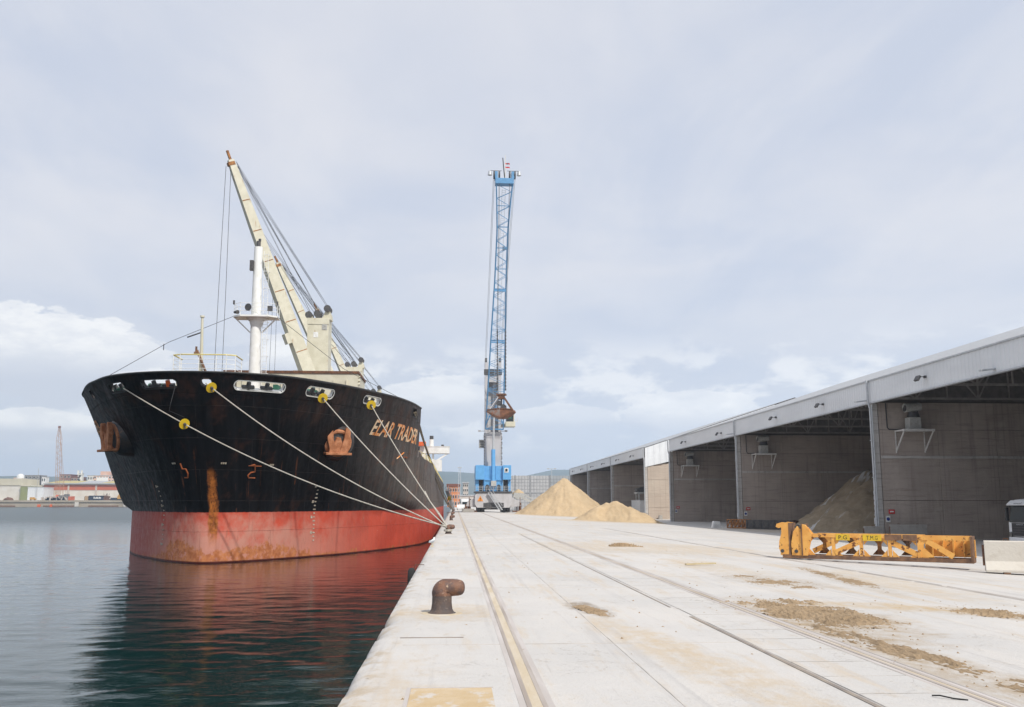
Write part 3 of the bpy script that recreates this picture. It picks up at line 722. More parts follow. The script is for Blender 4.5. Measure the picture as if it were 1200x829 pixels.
# short sloping bulwark where the forecastle steps down
for sd in (-1, 1):
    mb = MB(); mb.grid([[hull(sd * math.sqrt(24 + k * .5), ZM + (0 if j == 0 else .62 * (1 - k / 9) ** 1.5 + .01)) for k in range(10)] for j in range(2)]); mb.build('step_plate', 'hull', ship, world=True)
def outline(ca, cz, L_, H_, off, n=36):
    pts = []
    for k in range(n):
        a = 2 * math.pi * k / n; c, s = math.cos(a), math.sin(a)
        px = ca + H_ * c + math.copysign(L_ - H_, c) * (1 if abs(c) > .02 else 0); pz = cz + H_ * s
        q = unarc(px); pts.append(hull(q, pz) + hull_n(q, pz) * off)
    return pts
for i, (ca, cz, L_, H_) in enumerate(HC):
    mb = MB(); A = outline(ca, cz, L_, H_, .03); B = outline(ca, cz, L_ + .065, H_ + .065, .035); D = outline(ca, cz, L_, H_, -.35)
    n = len(A); mb.v += [tuple(p) for p in A + B + D]
    for k in range(n):
        k2 = (k + 1) % n; mb.f += [(k, k2, n + k2, n + k), (k, 2 * n + k, 2 * n + k2, k2)]
    fl = mb.build('fairlead', 'shipwhite' if i in (0, 1, 2, 4, 5) else 'hullrim', ship, world=True) if 'hullrim' in M else mb.build('fairlead', 'shipwhite' if i not in (0, 1, 2, 3, 7) else 'black', ship, world=True)
    # rollers standing in the opening
    if L_ > 1:
        for s in ((-.45, .3) if i != 2 else (-.35, .45)):
            q = unarc(ca + s * L_); P_, r_, u_, nn = hull_frame(q, cz)
            b = MB(); b.cyl(P_ - nn * .22 - u_ * H_, P_ - nn * .22 + u_ * (H_ * .55), .17, .15, 12); b.build('roller', 'darksteel' if i != 2 or s < 0 else 'orange', fl, smooth=True, world=True)
            b = MB(); b.obox(P_ - nn * .24 - u_ * (H_ * .72), r_, u_, nn, .42, H_ * .28, .14); b.build('roller_seat', 'green' if i in (1, 3) else 'darksteel', fl, world=True)
# mooring winches on the forecastle, glimpsed through the openings
for (x, y) in ((-22.5, 71.5), (-12.2, 72.5)):
    mb = MB(); mb.cyl((x - 1.3, y, 10.1), (x + 1.3, y, 10.1), .55, n=16)
    for k in (-1.3, -.4, .5, 1.3): mb.cyl((x + k - .04, y, 10.1), (x + k + .04, y, 10.1), .78, n=18)
    mb.box(x - 1.7, x - 1.35, y - .6, y + .6, ZF, 10.9); mb.box(x + 1.35, x + 1.6, y - .5, y + .5, ZF, 10.5)
    mb.build('mooring_winch', 'green', ship, world=True)

# name, marks and draught figures painted and welded on the shell
M['lettering'] = mat('ship_lettering', (.78, .58, .38), (.68, .25, .07), 1.3, lo=.42, hi=.56, rough=.8, rust=((.06, .035, .025), 3.5, (1, 1, .6), .60, .66))
M['markorange'] = mat('mark_orange', (.36, .09, .02), (.20, .06, .02), 4, rough=.8)
M['markwhite'] = mat('mark_white', (.55, .5, .42), (.35, .28, .2), 6, rough=.8)
def name_mesh(flip=False):
    vs, fs = text_mesh('ELAR TRADER', bold=.022); x0 = min(v.x for v in vs); x1 = max(v.x for v in vs); y0 = min(v.y for v in vs); y1 = max(v.y for v in vs)
    me = bpy.data.meshes.new('t'); me.from_pydata([tuple(v) for v in vs], [], fs)
    bm = bmesh.new(); bm.from_mesh(me); bmesh.ops.triangulate(bm, faces=bm.faces); bmesh.ops.subdivide_edges(bm, edges=[e for e in bm.edges if e.calc_length() > .25], cuts=2)
    out = []; bm.verts.ensure_lookup_table()
    for v in bm.verts:
        u = (v.co.x - x0) / (x1 - x0); w = (v.co.y - y0) / (y1 - y0)
        if not flip: q = 3.49 + (4.72 - 3.49) * u + .07 * w; z = 7.56 + (7.36 - 7.56) * u + w * (1.25 + .10 * u)
        else: q = -(5.02 - 1.475 * u + .06 * w); z = 7.6 + .12 * u + w * 1.0
        out.append(hull(q, z) + hull_n(q, z) * .03)
    f = [tuple(v.index for v in fc.verts) for fc in bm.faces]; bm.free(); bpy.data.meshes.remove(me)
    mb = MB(); mb.add(out, f); return mb
name_mesh().build('ship_name', 'lettering', ship, world=True, fix=False)
name_mesh(True).build('ship_name', 'lettering', ship, world=True, fix=False)
def strip(pts, w, mat_, name, off=.03):
    """flat weld-bead strip along hull points given as (q, z)"""
    mb = MB(); P_ = []
    for (qa_, za), (qb, zb_) in zip(pts[:-1], pts[1:]):
        for k in range(5): P_.append((qa_ + (qb - qa_) * k / 4, za + (zb_ - za) * k / 4))
    W_ = [hull(q, z) + hull_n(q, z) * off for q, z in P_]
    mb.tube(W_, w / 2, 6); return mb.build(name, mat_, ship, world=True, smooth=True)
strip([(1.22, 4.62), (1.50, 4.62)], .07, 'markorange', 'bow_mark'); 
def pxmark(c, pts, s, name='bow_mark', m='markorange', w=.10):
    q0, z0 = c; strip([(q0 + x * s, z0 + y * s * 4.5) for x, y in pts], w, m, name)
# bulbous-bow symbols (a 5-like hook) either side of the stem
B5 = [(.03, .11), (-.07, .10), (-.08, .0), (.06, -.0), (.10, -.05), (.08, -.10), (-.05, -.12)]
pxmark((1.33, 4.25), [(-x, y) for x, y in [(.07, .09), (-.02, .11), (-.05, .04), (-.06, -.01), (.03, -.02), (.09, -.07), (.06, -.11), (-.09, -.11)]], .95)
pxmark((-.62, 4.25), [(-.08, .1), (-.06, .02), (.05, .02), (.09, -.04), (.05, -.1), (-.06, -.1)], 1.1)
strip([(4.18, 5.85), (4.33, 6.45)], .11, 'lettering', 'bow_mark'); strip([(4.33, 6.05), (4.45, 6.10), (4.42, 5.95)], .09, 'markorange', 'bow_mark')
def ticks(q, z0, z1, n, dq=0.):
    mb = MB()
    for k in range(n):
        z = z0 + (z1 - z0) * k / (n - 1); P_, r_, u_, nn = hull_frame(q + dq * k, z)
        mb.obox(P_ + nn * .02, r_, u_, nn, .09 if k % 3 else .14, .045, .012)
        if k % 4 == 0: mb.obox(P_ + nn * .02 - r_ * .3, r_, u_, nn, .10, .10, .012)
    mb.build('draught_mark', 'markwhite', ship, world=True)
ticks(2.80, 3.3, -.9, 15); ticks(-1.92, 3.2, -1.0, 13); 
for q in (.62, -.93, 1.72): 
    P_, r_, u_, nn = hull_frame(q, 4.75); mb = MB()
    for k in (-1, 0, 1): mb.obox(P_ + nn * .02 + r_ * .14 * k, r_, u_, nn, .05, .06, .012)
    mb.build('hull_stud', 'markwhite', ship, world=True)

# anchors housed in bolsters
def anchor(q, z, sd):
    P_, r, u, n = hull_frame(q, z)
    r = Vector((0, 0, 1)).cross(n).normalized(); u = n.cross(r).normalized(); u = u if u.z > 0 else -u
    ax = (Vector((.38, -.9, -.22)) if sd > 0 else Vector((-.76, -.62, -.2))).normalized()             # bell points forward and down
    P_ = P_ + (Vector((-.38, 0, .05)) if sd > 0 else Vector((.42, 0, .05)))
    r = Vector((0, 0, 1)).cross(ax).normalized(); uu = ax.cross(r).normalized(); uu = uu if uu.z > 0 else -uu
    mb = MB(); mb.tube([P_ - ax * 2.2, P_ - ax * .6, P_ + ax * .3, P_ + ax * .8, P_ + ax * .95], [1.95, 1.75, 1.5, 1.32, 1.15], 28)
    bol = mb.build('anchor_bolster', 'bolster', ship, smooth=True, world=True)
    mb = MB(); rr = Vector((0, 0, 1)).cross(ax).normalized(); ru = ax.cross(rr); mb.tube([P_ + ax * .97 + (rr * math.cos(a_ * math.pi / 12) + ru * math.sin(a_ * math.pi / 12)) * .93 for a_ in range(25)], .17, 8, caps=False); mb.build('hawse_lip', 'anchor', bol, smooth=True, world=True)
    mb = MB(); mb.tube([P_ + ax * .955, P_ + ax * .97], [.84, .82], 20); mb.build('hawse_hole', 'darksteel', bol, world=True)
    O = P_ + ax * (1.12 if sd > 0 else 1.35) + Vector((-.04, 0, .36 if sd > 0 else .30)); ax = Vector((ax.x, ax.y, -.08)).normalized(); r = Vector((0, 0, 1)).cross(ax).normalized(); uu = ax.cross(r).normalized(); uu = uu if uu.z > 0 else -uu
    mb = MB()
    mb.obox(O - uu * 1.15 + ax * .10, r, uu, ax, 1.02, .09, .42)                                     # crown plate
    mb.prism([(-.42, -1.1), (.42, -1.1), (.30, -.35), (.16, .1), (-.16, .1), (-.30, -.35)], O - ax * .12, r, uu, ax, .36)   # crown head
    for s in (-1, 1):                                                                                # two broad flukes
        mb.prism([(s * .74, -1.1), (s * .10, -1.1), (s * .22, -.55), (s * .40, -.1), (s * .46, .4), (s * .50, .75), (s * .62, .92), (s * .80, .84), (s * .92, .5), (s * .90, .0), (s * .78, -.5), (s * .70, -.8)], O - ax * .02, r, uu, ax, .34)
    an = mb.build('anchor', 'anchor', ship, world=True, bevel=.03)
    mb = MB(); mb.tube([O - uu * .6 + ax * .1, O + uu * .1 - ax * .2, O + uu * .35 - ax * .9], [.20, .18, .17], 10); mb.build('shank', 'anchor', an, smooth=True, world=True)
M['bolster'] = mat('bolster_paint', (.02, .02, .023), (.05, .035, .03), 1.3, rough=.45, rust=((.30, .15, .07), 1.4, (1, 1, 1), .62, .72))
anchor(2.96, 6.75, 1); anchor(-2.62, 6.95, -1)

# bow platform with a yellow-topped rail, jackstaff and derrick spar
mb = MB(); mb.box(-19.9, -15.5, 66.2, 68.8, 10.86, 10.95)
for x in (-19.5, -15.9):
    for y in (66.5, 68.5): mb.bar((x, y, ZF), (x, y, 10.9), .1)
plat = mb.build('bow_platform', 'cream', ship, world=True)
def ring(z): return [(-19.85, 68.7, z), (-19.85, 66.6, z), (-19.2, 66.25, z), (-16.2, 66.25, z), (-15.55, 66.6, z), (-15.55, 68.7, z)]
mb = MB(); mb.tube(ring(12.28), .05, 6)
mb.build('top_rail', 'yrail', plat, world=True)
mb = MB()
for z in (11.95, 11.62, 11.3): mb.tube(ring(z), .018, 5)
for x, y in ((-19.85, 68.5), (-19.85, 66.6), (-19.3, 66.25), (-18.0, 66.25), (-16.8, 66.25), (-16.1, 66.25), (-15.55, 66.6), (-15.55, 68.5)): mb.bar((x, y, 10.9), (x, y, 12.28), .04)
mb.build('stanchions', 'shipwhite', plat, world=True)
mb = MB(); mb.tube([(-18.02, 67, 10.9), (-18.06, 67, 12.9), (-18.12, 67, 15.1)], [.14, .11, .085], 10); mb.cyl((-18.12, 67, 15.08), (-18.12, 67, 15.2), .16); mb.build('jackstaff', 'cream', ship, smooth=True, world=True)
mb = MB(); mb.bar((-18.35, 66.9, 12.7), (-17.5, 66.6, 10.9), .16, .12); mb.bar((-18.4, 66.9, 12.4), (-18.4, 66.9, 12.95), .12); mb.cyl((-18.5, 66.8, 12.45), (-18.3, 66.8, 12.45), .12); mb.build('spar', 'beamdark', ship, world=True)
mb = MB(); mb.box(-17.3, -16.1, 66.6, 67.4, 10.9, 11.12); mb.build('deck_box', 'green', ship, world=True)

# foremast with lookout platform
mb = MB(); mb.tube([(-17.45, 82, ZF), (-17.47, 82, 13.5), (-17.55, 82, 18.2), (-17.6, 82, 24.4)], [.62, .50, .44, .36], 20); mast = mb.build('foremast', 'shipwhite', ship, smooth=True, world=True)
mb = MB(); mb.prism([(-1.9, -.5), (-1.2, -1.1), (1.2, -1.1), (1.9, -.5), (1.9, .8), (-1.9, .8)], (-17.5, 82, 17.95), (1, 0, 0), (0, 1, 0), (0, 0, 1), .14)
mb.lathe([(.46, 17.2), (.62, 17.7), (.9, 17.94)], (-17.5, 82, 0))
for s in (-1, 1): mb.bar((-17.5 + s * .5, 82, 16.7), (-17.5 + s * 1.8, 81.7, 17.95), .10)
mp = mb.build('mast_platform', 'shipwhite', mast, world=True)
mb = MB()
for z in (18.45, 18.8, 19.15): mb.tube([(-19.35, 82.7, z), (-19.35, 81.55, z), (-18.7, 80.95, z), (-16.3, 80.95, z), (-15.65, 81.55, z), (-15.65, 82.7, z)], .022, 5)
for x, y in ((-19.35, 82.6), (-19.35, 81.6), (-18.7, 81), (-17.5, 81), (-16.3, 81), (-15.65, 81.6), (-15.65, 82.6)): mb.bar((x, y, 18.1), (x, y, 19.15), .035)
mb.build('mast_railing', 'shipwhite', mast, world=True)
mb = MB()
mb.cyl((-17.9, 81.1, 18.75), (-18.0, 80.75, 18.72), .12, .32, 16)
mb.cyl((-19.25, 81.2, 18.35), (-18.9, 80.9, 18.3), .1, .18, 12); mb.bar((-19.4, 81.5, 19.1), (-19.4, 81.5, 19.45), .14)
mb.box(-16.35, -15.95, 80.75, 81.05, 18.45, 18.85); mb.bar((-15.65, 81.5, 19.1), (-15.65, 81.5, 19.4), .12)
mb.cyl((-17.6, 82, 24.4), (-17.6, 82, 24.95), .18); mb.cyl((-17.5, 81.95, 24.95), (-17.5, 81.95, 25.15), .12)
mb.box(-18.2, -17.9, 81.5, 81.85, 22.2, 23.1)
mb.build('mast_lamp', 'darksteel', mast, world=True)
mb = MB()
for s in (0, .38): mb.bar((-16.75 + s, 81.7, 10), (-17.0 + s, 81.7, 24), .035)
for k in range(46): z = 10.2 + k * .3; xx = -16.75 - .25 * (z - 10) / 14; mb.bar((xx, 81.7, z), (xx + .38, 81.7, z), .025)
for k in range(9): 
    z = 11.5 + k * 1.5; xx = -16.75 - .25 * (z - 10) / 14
    mb.tube([(xx, 81.7, z), (xx + .05, 81.2, z), (xx + .45, 81.1, z), (xx + .6, 81.4, z), (xx + .38, 81.7, z)], .02, 5)
mb.build('mast_ladder', 'shipwhite', mast, world=True)
mb = MB(); mb.tube([(-19.4, 81.4, 18.0), (-22.8, 75, 14.6), (-25.6, 69.2, 10.85)], .022, 5); mb.tube([(-15.6, 81.4, 18.0), (-10.5, 88, 14.4), (-3.6, 86, 10.7)], .022, 5)
mb.bar((-23.05, 74.6, 14.4), (-23.05, 74.6, 13.9), .05); mb.bar((-21.9, 76.9, 15.35), (-21.2, 78.1, 15.95), .10)
mb.build('mast_stay', 'wire', mast, world=True)

# cream breakwater / hatch cover stack behind the forecastle
mb = MB(); mb.box(-22.5, -9.6, 92, 99, ZM, 14.5); hc = mb.build('hatch_cover', 'cream', ship, world=True)
mb = MB(); mb.box(-22.6, -9.5, 91.9, 99.1, 14.5, 14.75); mb.build('cover_edge', 'rusty', hc, world=True)
mb = MB()
for z in (13.5, 13.85, 14.2): mb.cyl((-9.6, 92.3, z), (-9.4, 92.3, z), .13)
for k in range(10): mb.box(-22 + k * 1.25, -21.88 + k * 1.25, 91.85, 92, ZM, 13.9)
mb.build('cover_rib', 'cream', hc, world=True)
for k, (y0, y1) in enumerate(((104, 117), (128, 158), (170, 196))):
    mb = MB(); mb.box(-27, -8.6, y0, y1, ZM - .3, 8.0); co = mb.build('hatch_coaming', 'cream', ship, world=True)
    mb = MB(); mb.box(-27.3, -8.3, y0 - .3, y1 + .3, 8.0, 8.7); mb.build('hatch_lid', 'shipwhite', co, world=True)
mb = MB()
for z in (.55, 1.0): mb.tube([hull(math.sqrt(26 + k * 6), ZM) + Vector((-.25, 0, z - .3)) for k in range(22)], .025, 5)
for k in range(60): P_ = hull(math.sqrt(26 + k * 2.2), ZM); mb.bar((P_.x - .25, P_.y, ZM - .35), (P_.x - .25, P_.y, ZM + .7), .05)
mb.build('deck_railing', 'yrail', ship, world=True)

def deck_crane(y, tx=0., tz=0.):
    x = -17.7
    mb = MB(); mb.cyl((x, y, ZM - .4), (x, y, 15.5), 1.55, 1.5, 24)
    mb.prism([(-1.45, 15.2), (1.45, 15.2), (1.32, 25.4), (-1.32, 25.4)], (x, y - 1.5, 0), (1, 0, 0), (0, 0, 1), (0, 1, 0), 3.0)
    mb.box(x - 1.4, x + 1.4, y - 1.58, y - 1.5, 24.6, 25.42)
    cr = mb.build('deck_crane', 'cream', ship, world=True, bevel=.03)
    for poly in ([(.4, 25.35), (1.55, 25.35), (1.5, 26.0), (1.25, 26.6), (.85, 26.7), (.6, 26.0)], [(-1.5, 25.3), (-.9, 25.3), (-.95, 25.9), (-1.4, 25.9)]):
        mb = MB(); mb.prism(poly, (x, y - .9, 0), (1, 0, 0), (0, 0, 1), (0, 1, 0), 1.8); mb.build('crane_head', 'cream', cr, world=True)
    for dx, zz in ((-1.3, 25.9), (-.2, 26.05), (1.05, 26.75)):
        for dy in (-1.1, .3): mb = MB(); mb.cyl((x + dx, y + dy - .12, zz), (x + dx, y + dy + .12, zz), .46, n=18); mb.build('sheave', 'darksteel', cr, world=True)
    mb = MB(); mb.box(x - .55, x + .05, y - 1.53, y - 1.49, 22.9, 23.6); mb.build('crane_window', 'signwhite', cr, world=True)
    mb = MB(); mb.box(x + .5, x + 1.15, y - 1.56, y - 1.49, 23.9, 24.7)
    for k in range(4): mb.box(x + .55, x + 1.1, y - 1.6, y - 1.55, 24.0 + k * .17, 24.08 + k * .17)
    mb.build('vent_grille', 'fan', cr, world=True)
    # jib, luffed high and slewed over the port bow
    H = Vector((x + .9, y - 2.6, 13.4)); T = Vector((x - 10.2 + tx, y - 9, 43.6 + tz)); d = (T - H).normalized()
    sd = d.cross(Vector((0, 0, 1))).normalized(); up = sd.cross(d).normalized()
    mb = MB()
    ws = [(0, .75, .55), (.1, .72, .8), (.35, .60, .78), (.75, .42, .6), (.95, .32, .45), (1, .26, .35)]
    rows = []
    for f, w, hh in ws:
        P_ = H.lerp(T, f); rows.append([P_ - sd * w - up * hh, P_ + sd * w - up * hh, P_ + sd * w + up * hh, P_ - sd * w + up * hh, P_ - sd * w - up * hh])
    mb.grid(rows); jb = mb.build('jib', 'cream', cr, world=True)
    for f in (.12, .24, .36, .48, .6, .72, .84):
        mb = MB(); P_ = H.lerp(T, f); w = .74 - .42 * f; mb.obox(P_, sd, up, d, w + .03, .84 - .42 * f, .05); mb.build('jib_band', 'orust', cr, world=True)
    mb = MB(); P_ = H.lerp(T, .985); mb.obox(P_ - up * .1, sd, up, d, .33, .42, .22); mb.obox(T + d * .5, sd, up, d, .12, .14, .7)
    mb.build('jib_tip', 'orust', cr, world=True)
    mb = MB(); P_ = H.lerp(T, .30) - up * 1.0 - sd * .1; mb.obox(P_, sd, up, d, .5, .35, .65); mb.build('block_box', 'cream', cr, world=True)
    mb = MB()
    for dx, zz, f in ((1.05, 27.15, .99), (.9, 27.1, .97), (-.2, 26.5, .98), (-.2, 26.45, .72), (-1.3, 26.3, .70), (-.1, 26.5, .985), (-1.2, 26.35, .97)):
        for sgn in (-1, 1):
            mb.tube([Vector((x + dx, y + sgn * .4, zz)), H.lerp(T, f) + up * .5 + sd * sgn * .25], .022, 4)
    tp = T + Vector((-.15, 0, -.8))
    for dx in (-.35, .25): mb.tube([tp + Vector((dx, 0, 0)), tp + Vector((dx * 1.4, 0, -15)), tp + Vector((dx * 1.6, 0, -32))], .028, 4)
    mb.build('crane_wire', 'wire', cr, world=True)
    mb = MB(); mb.obox(tp + Vector((0, 0, -33)), (1, 0, 0), (0, 0, 1), (0, 1, 0), .5, .9, .25); mb.build('hook_block', 'darksteel', cr, world=True)
for yy, tx, tz in ((121, 0, 0), (165, -2.3, -1.6), (205, -1.6, -1.2)): deck_crane(yy, tx, tz)
mb = MB(); mb.tube([(-20.2, 121, 6), (-20.2, 121, 17.5)], .5, 12); mb.box(-20.9, -19.5, 120.6, 121.4, 14, 18.8); mb.build('hold_vent', 'fan', ship, world=True)

# accommodation block with bridge wings
mb = MB()
for k in range(3): mb.box(-30 + k * .4, -5.8 - k * .4, 213, 228, ZM - .3 + k * 2.3, ZM - .3 + (k + 1) * 2.3 - .02)
ac = mb.build('accommodation', 'shipwhite', ship, world=True)
mb = MB(); mb.box(-29, -7.4, 212.6, 222, 12.9, 15.0); mb.build('wheelhouse', 'shipwhite', ac, world=True)
mb = MB()
for k in range(12): mb.box(-28 + k * 1.7, -26.7 + k * 1.7, 212.52, 212.62, 13.6, 14.5)
for fl_ in range(2):
    for k in range(8): mb.box(-27.5 + k * 2.5, -26.7 + k * 2.5, 212.92, 213.02, ZM + .8 + fl_ * 2.5, ZM + 1.6 + fl_ * 2.5)
mb.build('bridge_window', 'glass', ac, world=True)
mb = MB(); mb.box(-34, -1.3, 213, 216, 13.0, 14.5); mb.box(-34.1, -1.2, 212.9, 216.1, 14.5, 14.62); mb.build('bridge_wing', 'shipwhite', ac, world=True)
for sx, q_ in ((-1.7, -1), (-33.6, 1)):
    mb = MB(); mb.bar((sx, 213.4, 13.0), (sx + q_ * 4.6, 213.4, 10.0), .35); mb.bar((sx + q_ * 4.4, 213.4, 13.0), (sx + q_ * 4.4, 213.4, 8), .35); mb.build('wing_bracket', 'shipwhite', ac, world=True)
mb = MB(); mb.box(-5.6, -3.0, 213.2, 215, 9.0, 11.6); mb.box(-5.2, -4.8, 214, 214.5, 11.6, 13.0); mb.build('wing_cabin', 'shipwhite', ac, world=True)
mb = MB(); mb.cyl((-5.4, 214, 14.6), (-5.4, 214, 16.2), .5, n=14); mb.build('wing_post', 'shipwhite', ac, smooth=True, world=True)
mb = MB(); mb.cyl((-5.4, 214, 16.2), (-5.4, 214, 17.0), .45, n=14); mb.box(-3.2, -2.6, 213.6, 214.2, 14.6, 15.0); mb.build('compass_cap', 'darksteel', ac, world=True)
mb = MB(); mb.box(-13, -6.6, 211, 212.4, 14.6, 15.5); mb.tube([(-12.5, 209.5, 11.6), (-8.5, 209.5, 11.6)], 1.0, 12); mb.build('lifeboat', 'orange', ac, world=True)
mb = MB(); mb.box(-21, -15, 223, 228, 12, 17); mb.build('funnel', 'orange', ac, world=True)
mb = MB()
for k in range(2): mb.box(-6.4 + k * 1.6, -5.6 + k * 1.6, 160 + 12 * k, 172 + 12 * k, ZM - .3, 9.4)
mb.build('deck_locker', 'shipwhite', ship, world=True)

# ---------------------------------------------------------------- mooring lines and rat guards
def rope(name, label, a, b, sag, r, m, group=None, n=40):
    a = Vector(a); b = Vector(b); P_ = []
    for k in range(n + 1):
        f = k / n; p_ = a.lerp(b, f); p_.z -= sag * 4 * f * (1 - f); P_.append(p_)
    mb = MB(); mb.tube(P_, r, 7); tag(mb.build(name, m, smooth=True), label, 'mooring rope', group); return P_
BT = Vector((-.40, 62.05, .46))
R1 = rope('mooring_rope', 'pale bow rope from the port opening left of the stem, lowest of the four', (-22.95, 66.0, 9.82), BT + Vector((-.1, -.05, .02)), 1.0, .042, 'rope', 'pale bow ropes to the second bollard')
R2 = rope('mooring_rope', 'pale bow rope leaving the small round opening at the stem', (-16.9, 64.15, 10.0), BT + Vector((-.1, .05, -.06)), .75, .042, 'rope', 'pale bow ropes to the second bollard')
R3 = rope('mooring_rope', 'pale bow rope passing to the right of the quay-side anchor', (-9.95, 69.2, 9.82), BT + Vector((0, .1, -.12)), .3, .042, 'rope', 'pale bow ropes to the second bollard')
R4 = rope('mooring_rope', 'pale bow rope crossing the ship name, rightmost of the four', (-6.85, 75.0, 9.92), BT + Vector((.05, .12, -.18)), .25, .042, 'rope', 'pale bow ropes to the second bollard')
mb = MB(); K_ = R4[31]
mb.tube([R4[29] + Vector((.06, 0, .05)), K_ + Vector((.12, 0, -.2)), R4[35] + Vector((.1, 0, -.05)), R4[40]], .05, 6); tag(mb.build('rope_tail', 'rope', smooth=True), 'loose tail of rope doubled back near the second bollard', 'rope')
mb = MB()
for k in range(2):
    pts = [Vector((-.42 + .245 * math.cos(a * math.pi / 8), 62.3 + .245 * math.sin(a * math.pi / 8), .20 + .055 * k)) for a in range(17)]; mb.tube(pts, .045, 6)
tag(mb.build('rope_turns', 'rope', smooth=True), 'turns of pale rope wound round the second bollard', 'rope')
for k, (dz, yb) in enumerate(((0, 203), (-.15, 203.2), (.12, 202.8))):
    rope('mooring_rope', ['dark spring line running aft from the forecastle end, lowest of its bundle', 'dark spring line running aft, middle of its bundle', 'dark spring line running aft, uppermost of its bundle'][(1, 0, 2)[k]],
         hull(4.5 + .04 * k, 10.0) + Vector((.05, -.1, dz)), (-.4, yb, .5 + dz * .4), .9 + .5 * k, .075, 'darkrope', 'dark spring lines along the hull')
def guard(P_, i, label):
    d = ((P_[i + 1] - P_[i]).normalized() + Vector((.12, -.9, -.1))).normalized(); t = thing('rat_guard', label, 'rat guard', tuple(P_[i]), 0, 'yellow discs on the mooring ropes')
    mb = MB(); mb.cyl(-d * .02, d * .02, .37, n=28); disc = mb.build('disc', 'yellow', t)
    mb = MB(); mb.cyl(-d * .05, d * .16, .11, .09, 12); mb.bar(d * .04 + Vector((0, 0, 0)), d * .04 + Vector((.05, 0, -.3)), .07); mb.build('sleeve', 'darksteel', t)
guard(R1, 8, 'yellow disc on the rope left of the stem, lowest of the four discs'); guard(R2, 1, 'yellow disc just below the round opening at the stem')
guard(R3, 1, 'yellow disc below the opening above the quay-side anchor'); guard(R4, 1, 'yellow disc above the letters of the ship name')
mb = MB(); a_ = R1[8]; mb.tube([hull(-.3, 9.8) + Vector((0, -.12, 0)), Vector((-19.1, 64.0, 8.6)), Vector((-19.2, 64.1, 8.1)), a_ + Vector((0, -.1, .45))], .015, 5); tag(mb.build('tending_line', 'wire'), 'thin line hanging from the bulwark to the leftmost yellow disc', 'line')

# gangway from deck to quay near the stern
g = thing('gangway', 'aluminium gangway slanting from the ship side down to the quay', 'gangway', (-.3, 242, 0))
A_, B_ = Vector((-1.9, 222, 4.9)), Vector((-.3, 242, .2))
mb = MB(); mb.bar(A_, B_, .8, .12); mb.build('treads', 'steel', g, world=True)
for s in (-.4, .4):
    mb = MB(); o_ = Vector((s, 0, 0))
    mb.bar(A_ + o_ + Vector((0, 0, 1)), B_ + o_ + Vector((0, 0, 1)), .07); mb.bar(A_ + o_ + Vector((0, 0, .5)), B_ + o_ + Vector((0, 0, .5)), .05)
    for k in range(12): P_ = A_.lerp(B_, k / 11) + o_; mb.bar(P_, P_ + Vector((0, 0, 1)), .06)
    mb.build('handrail', 'steel', g, world=True)
mb = MB(); mb.box(-1.7, -.9, 226, 226.3, 2.6, 3.6); tag(mb.build('safety_board', 'yellow'), 'small yellow board beside the gangway', 'board')

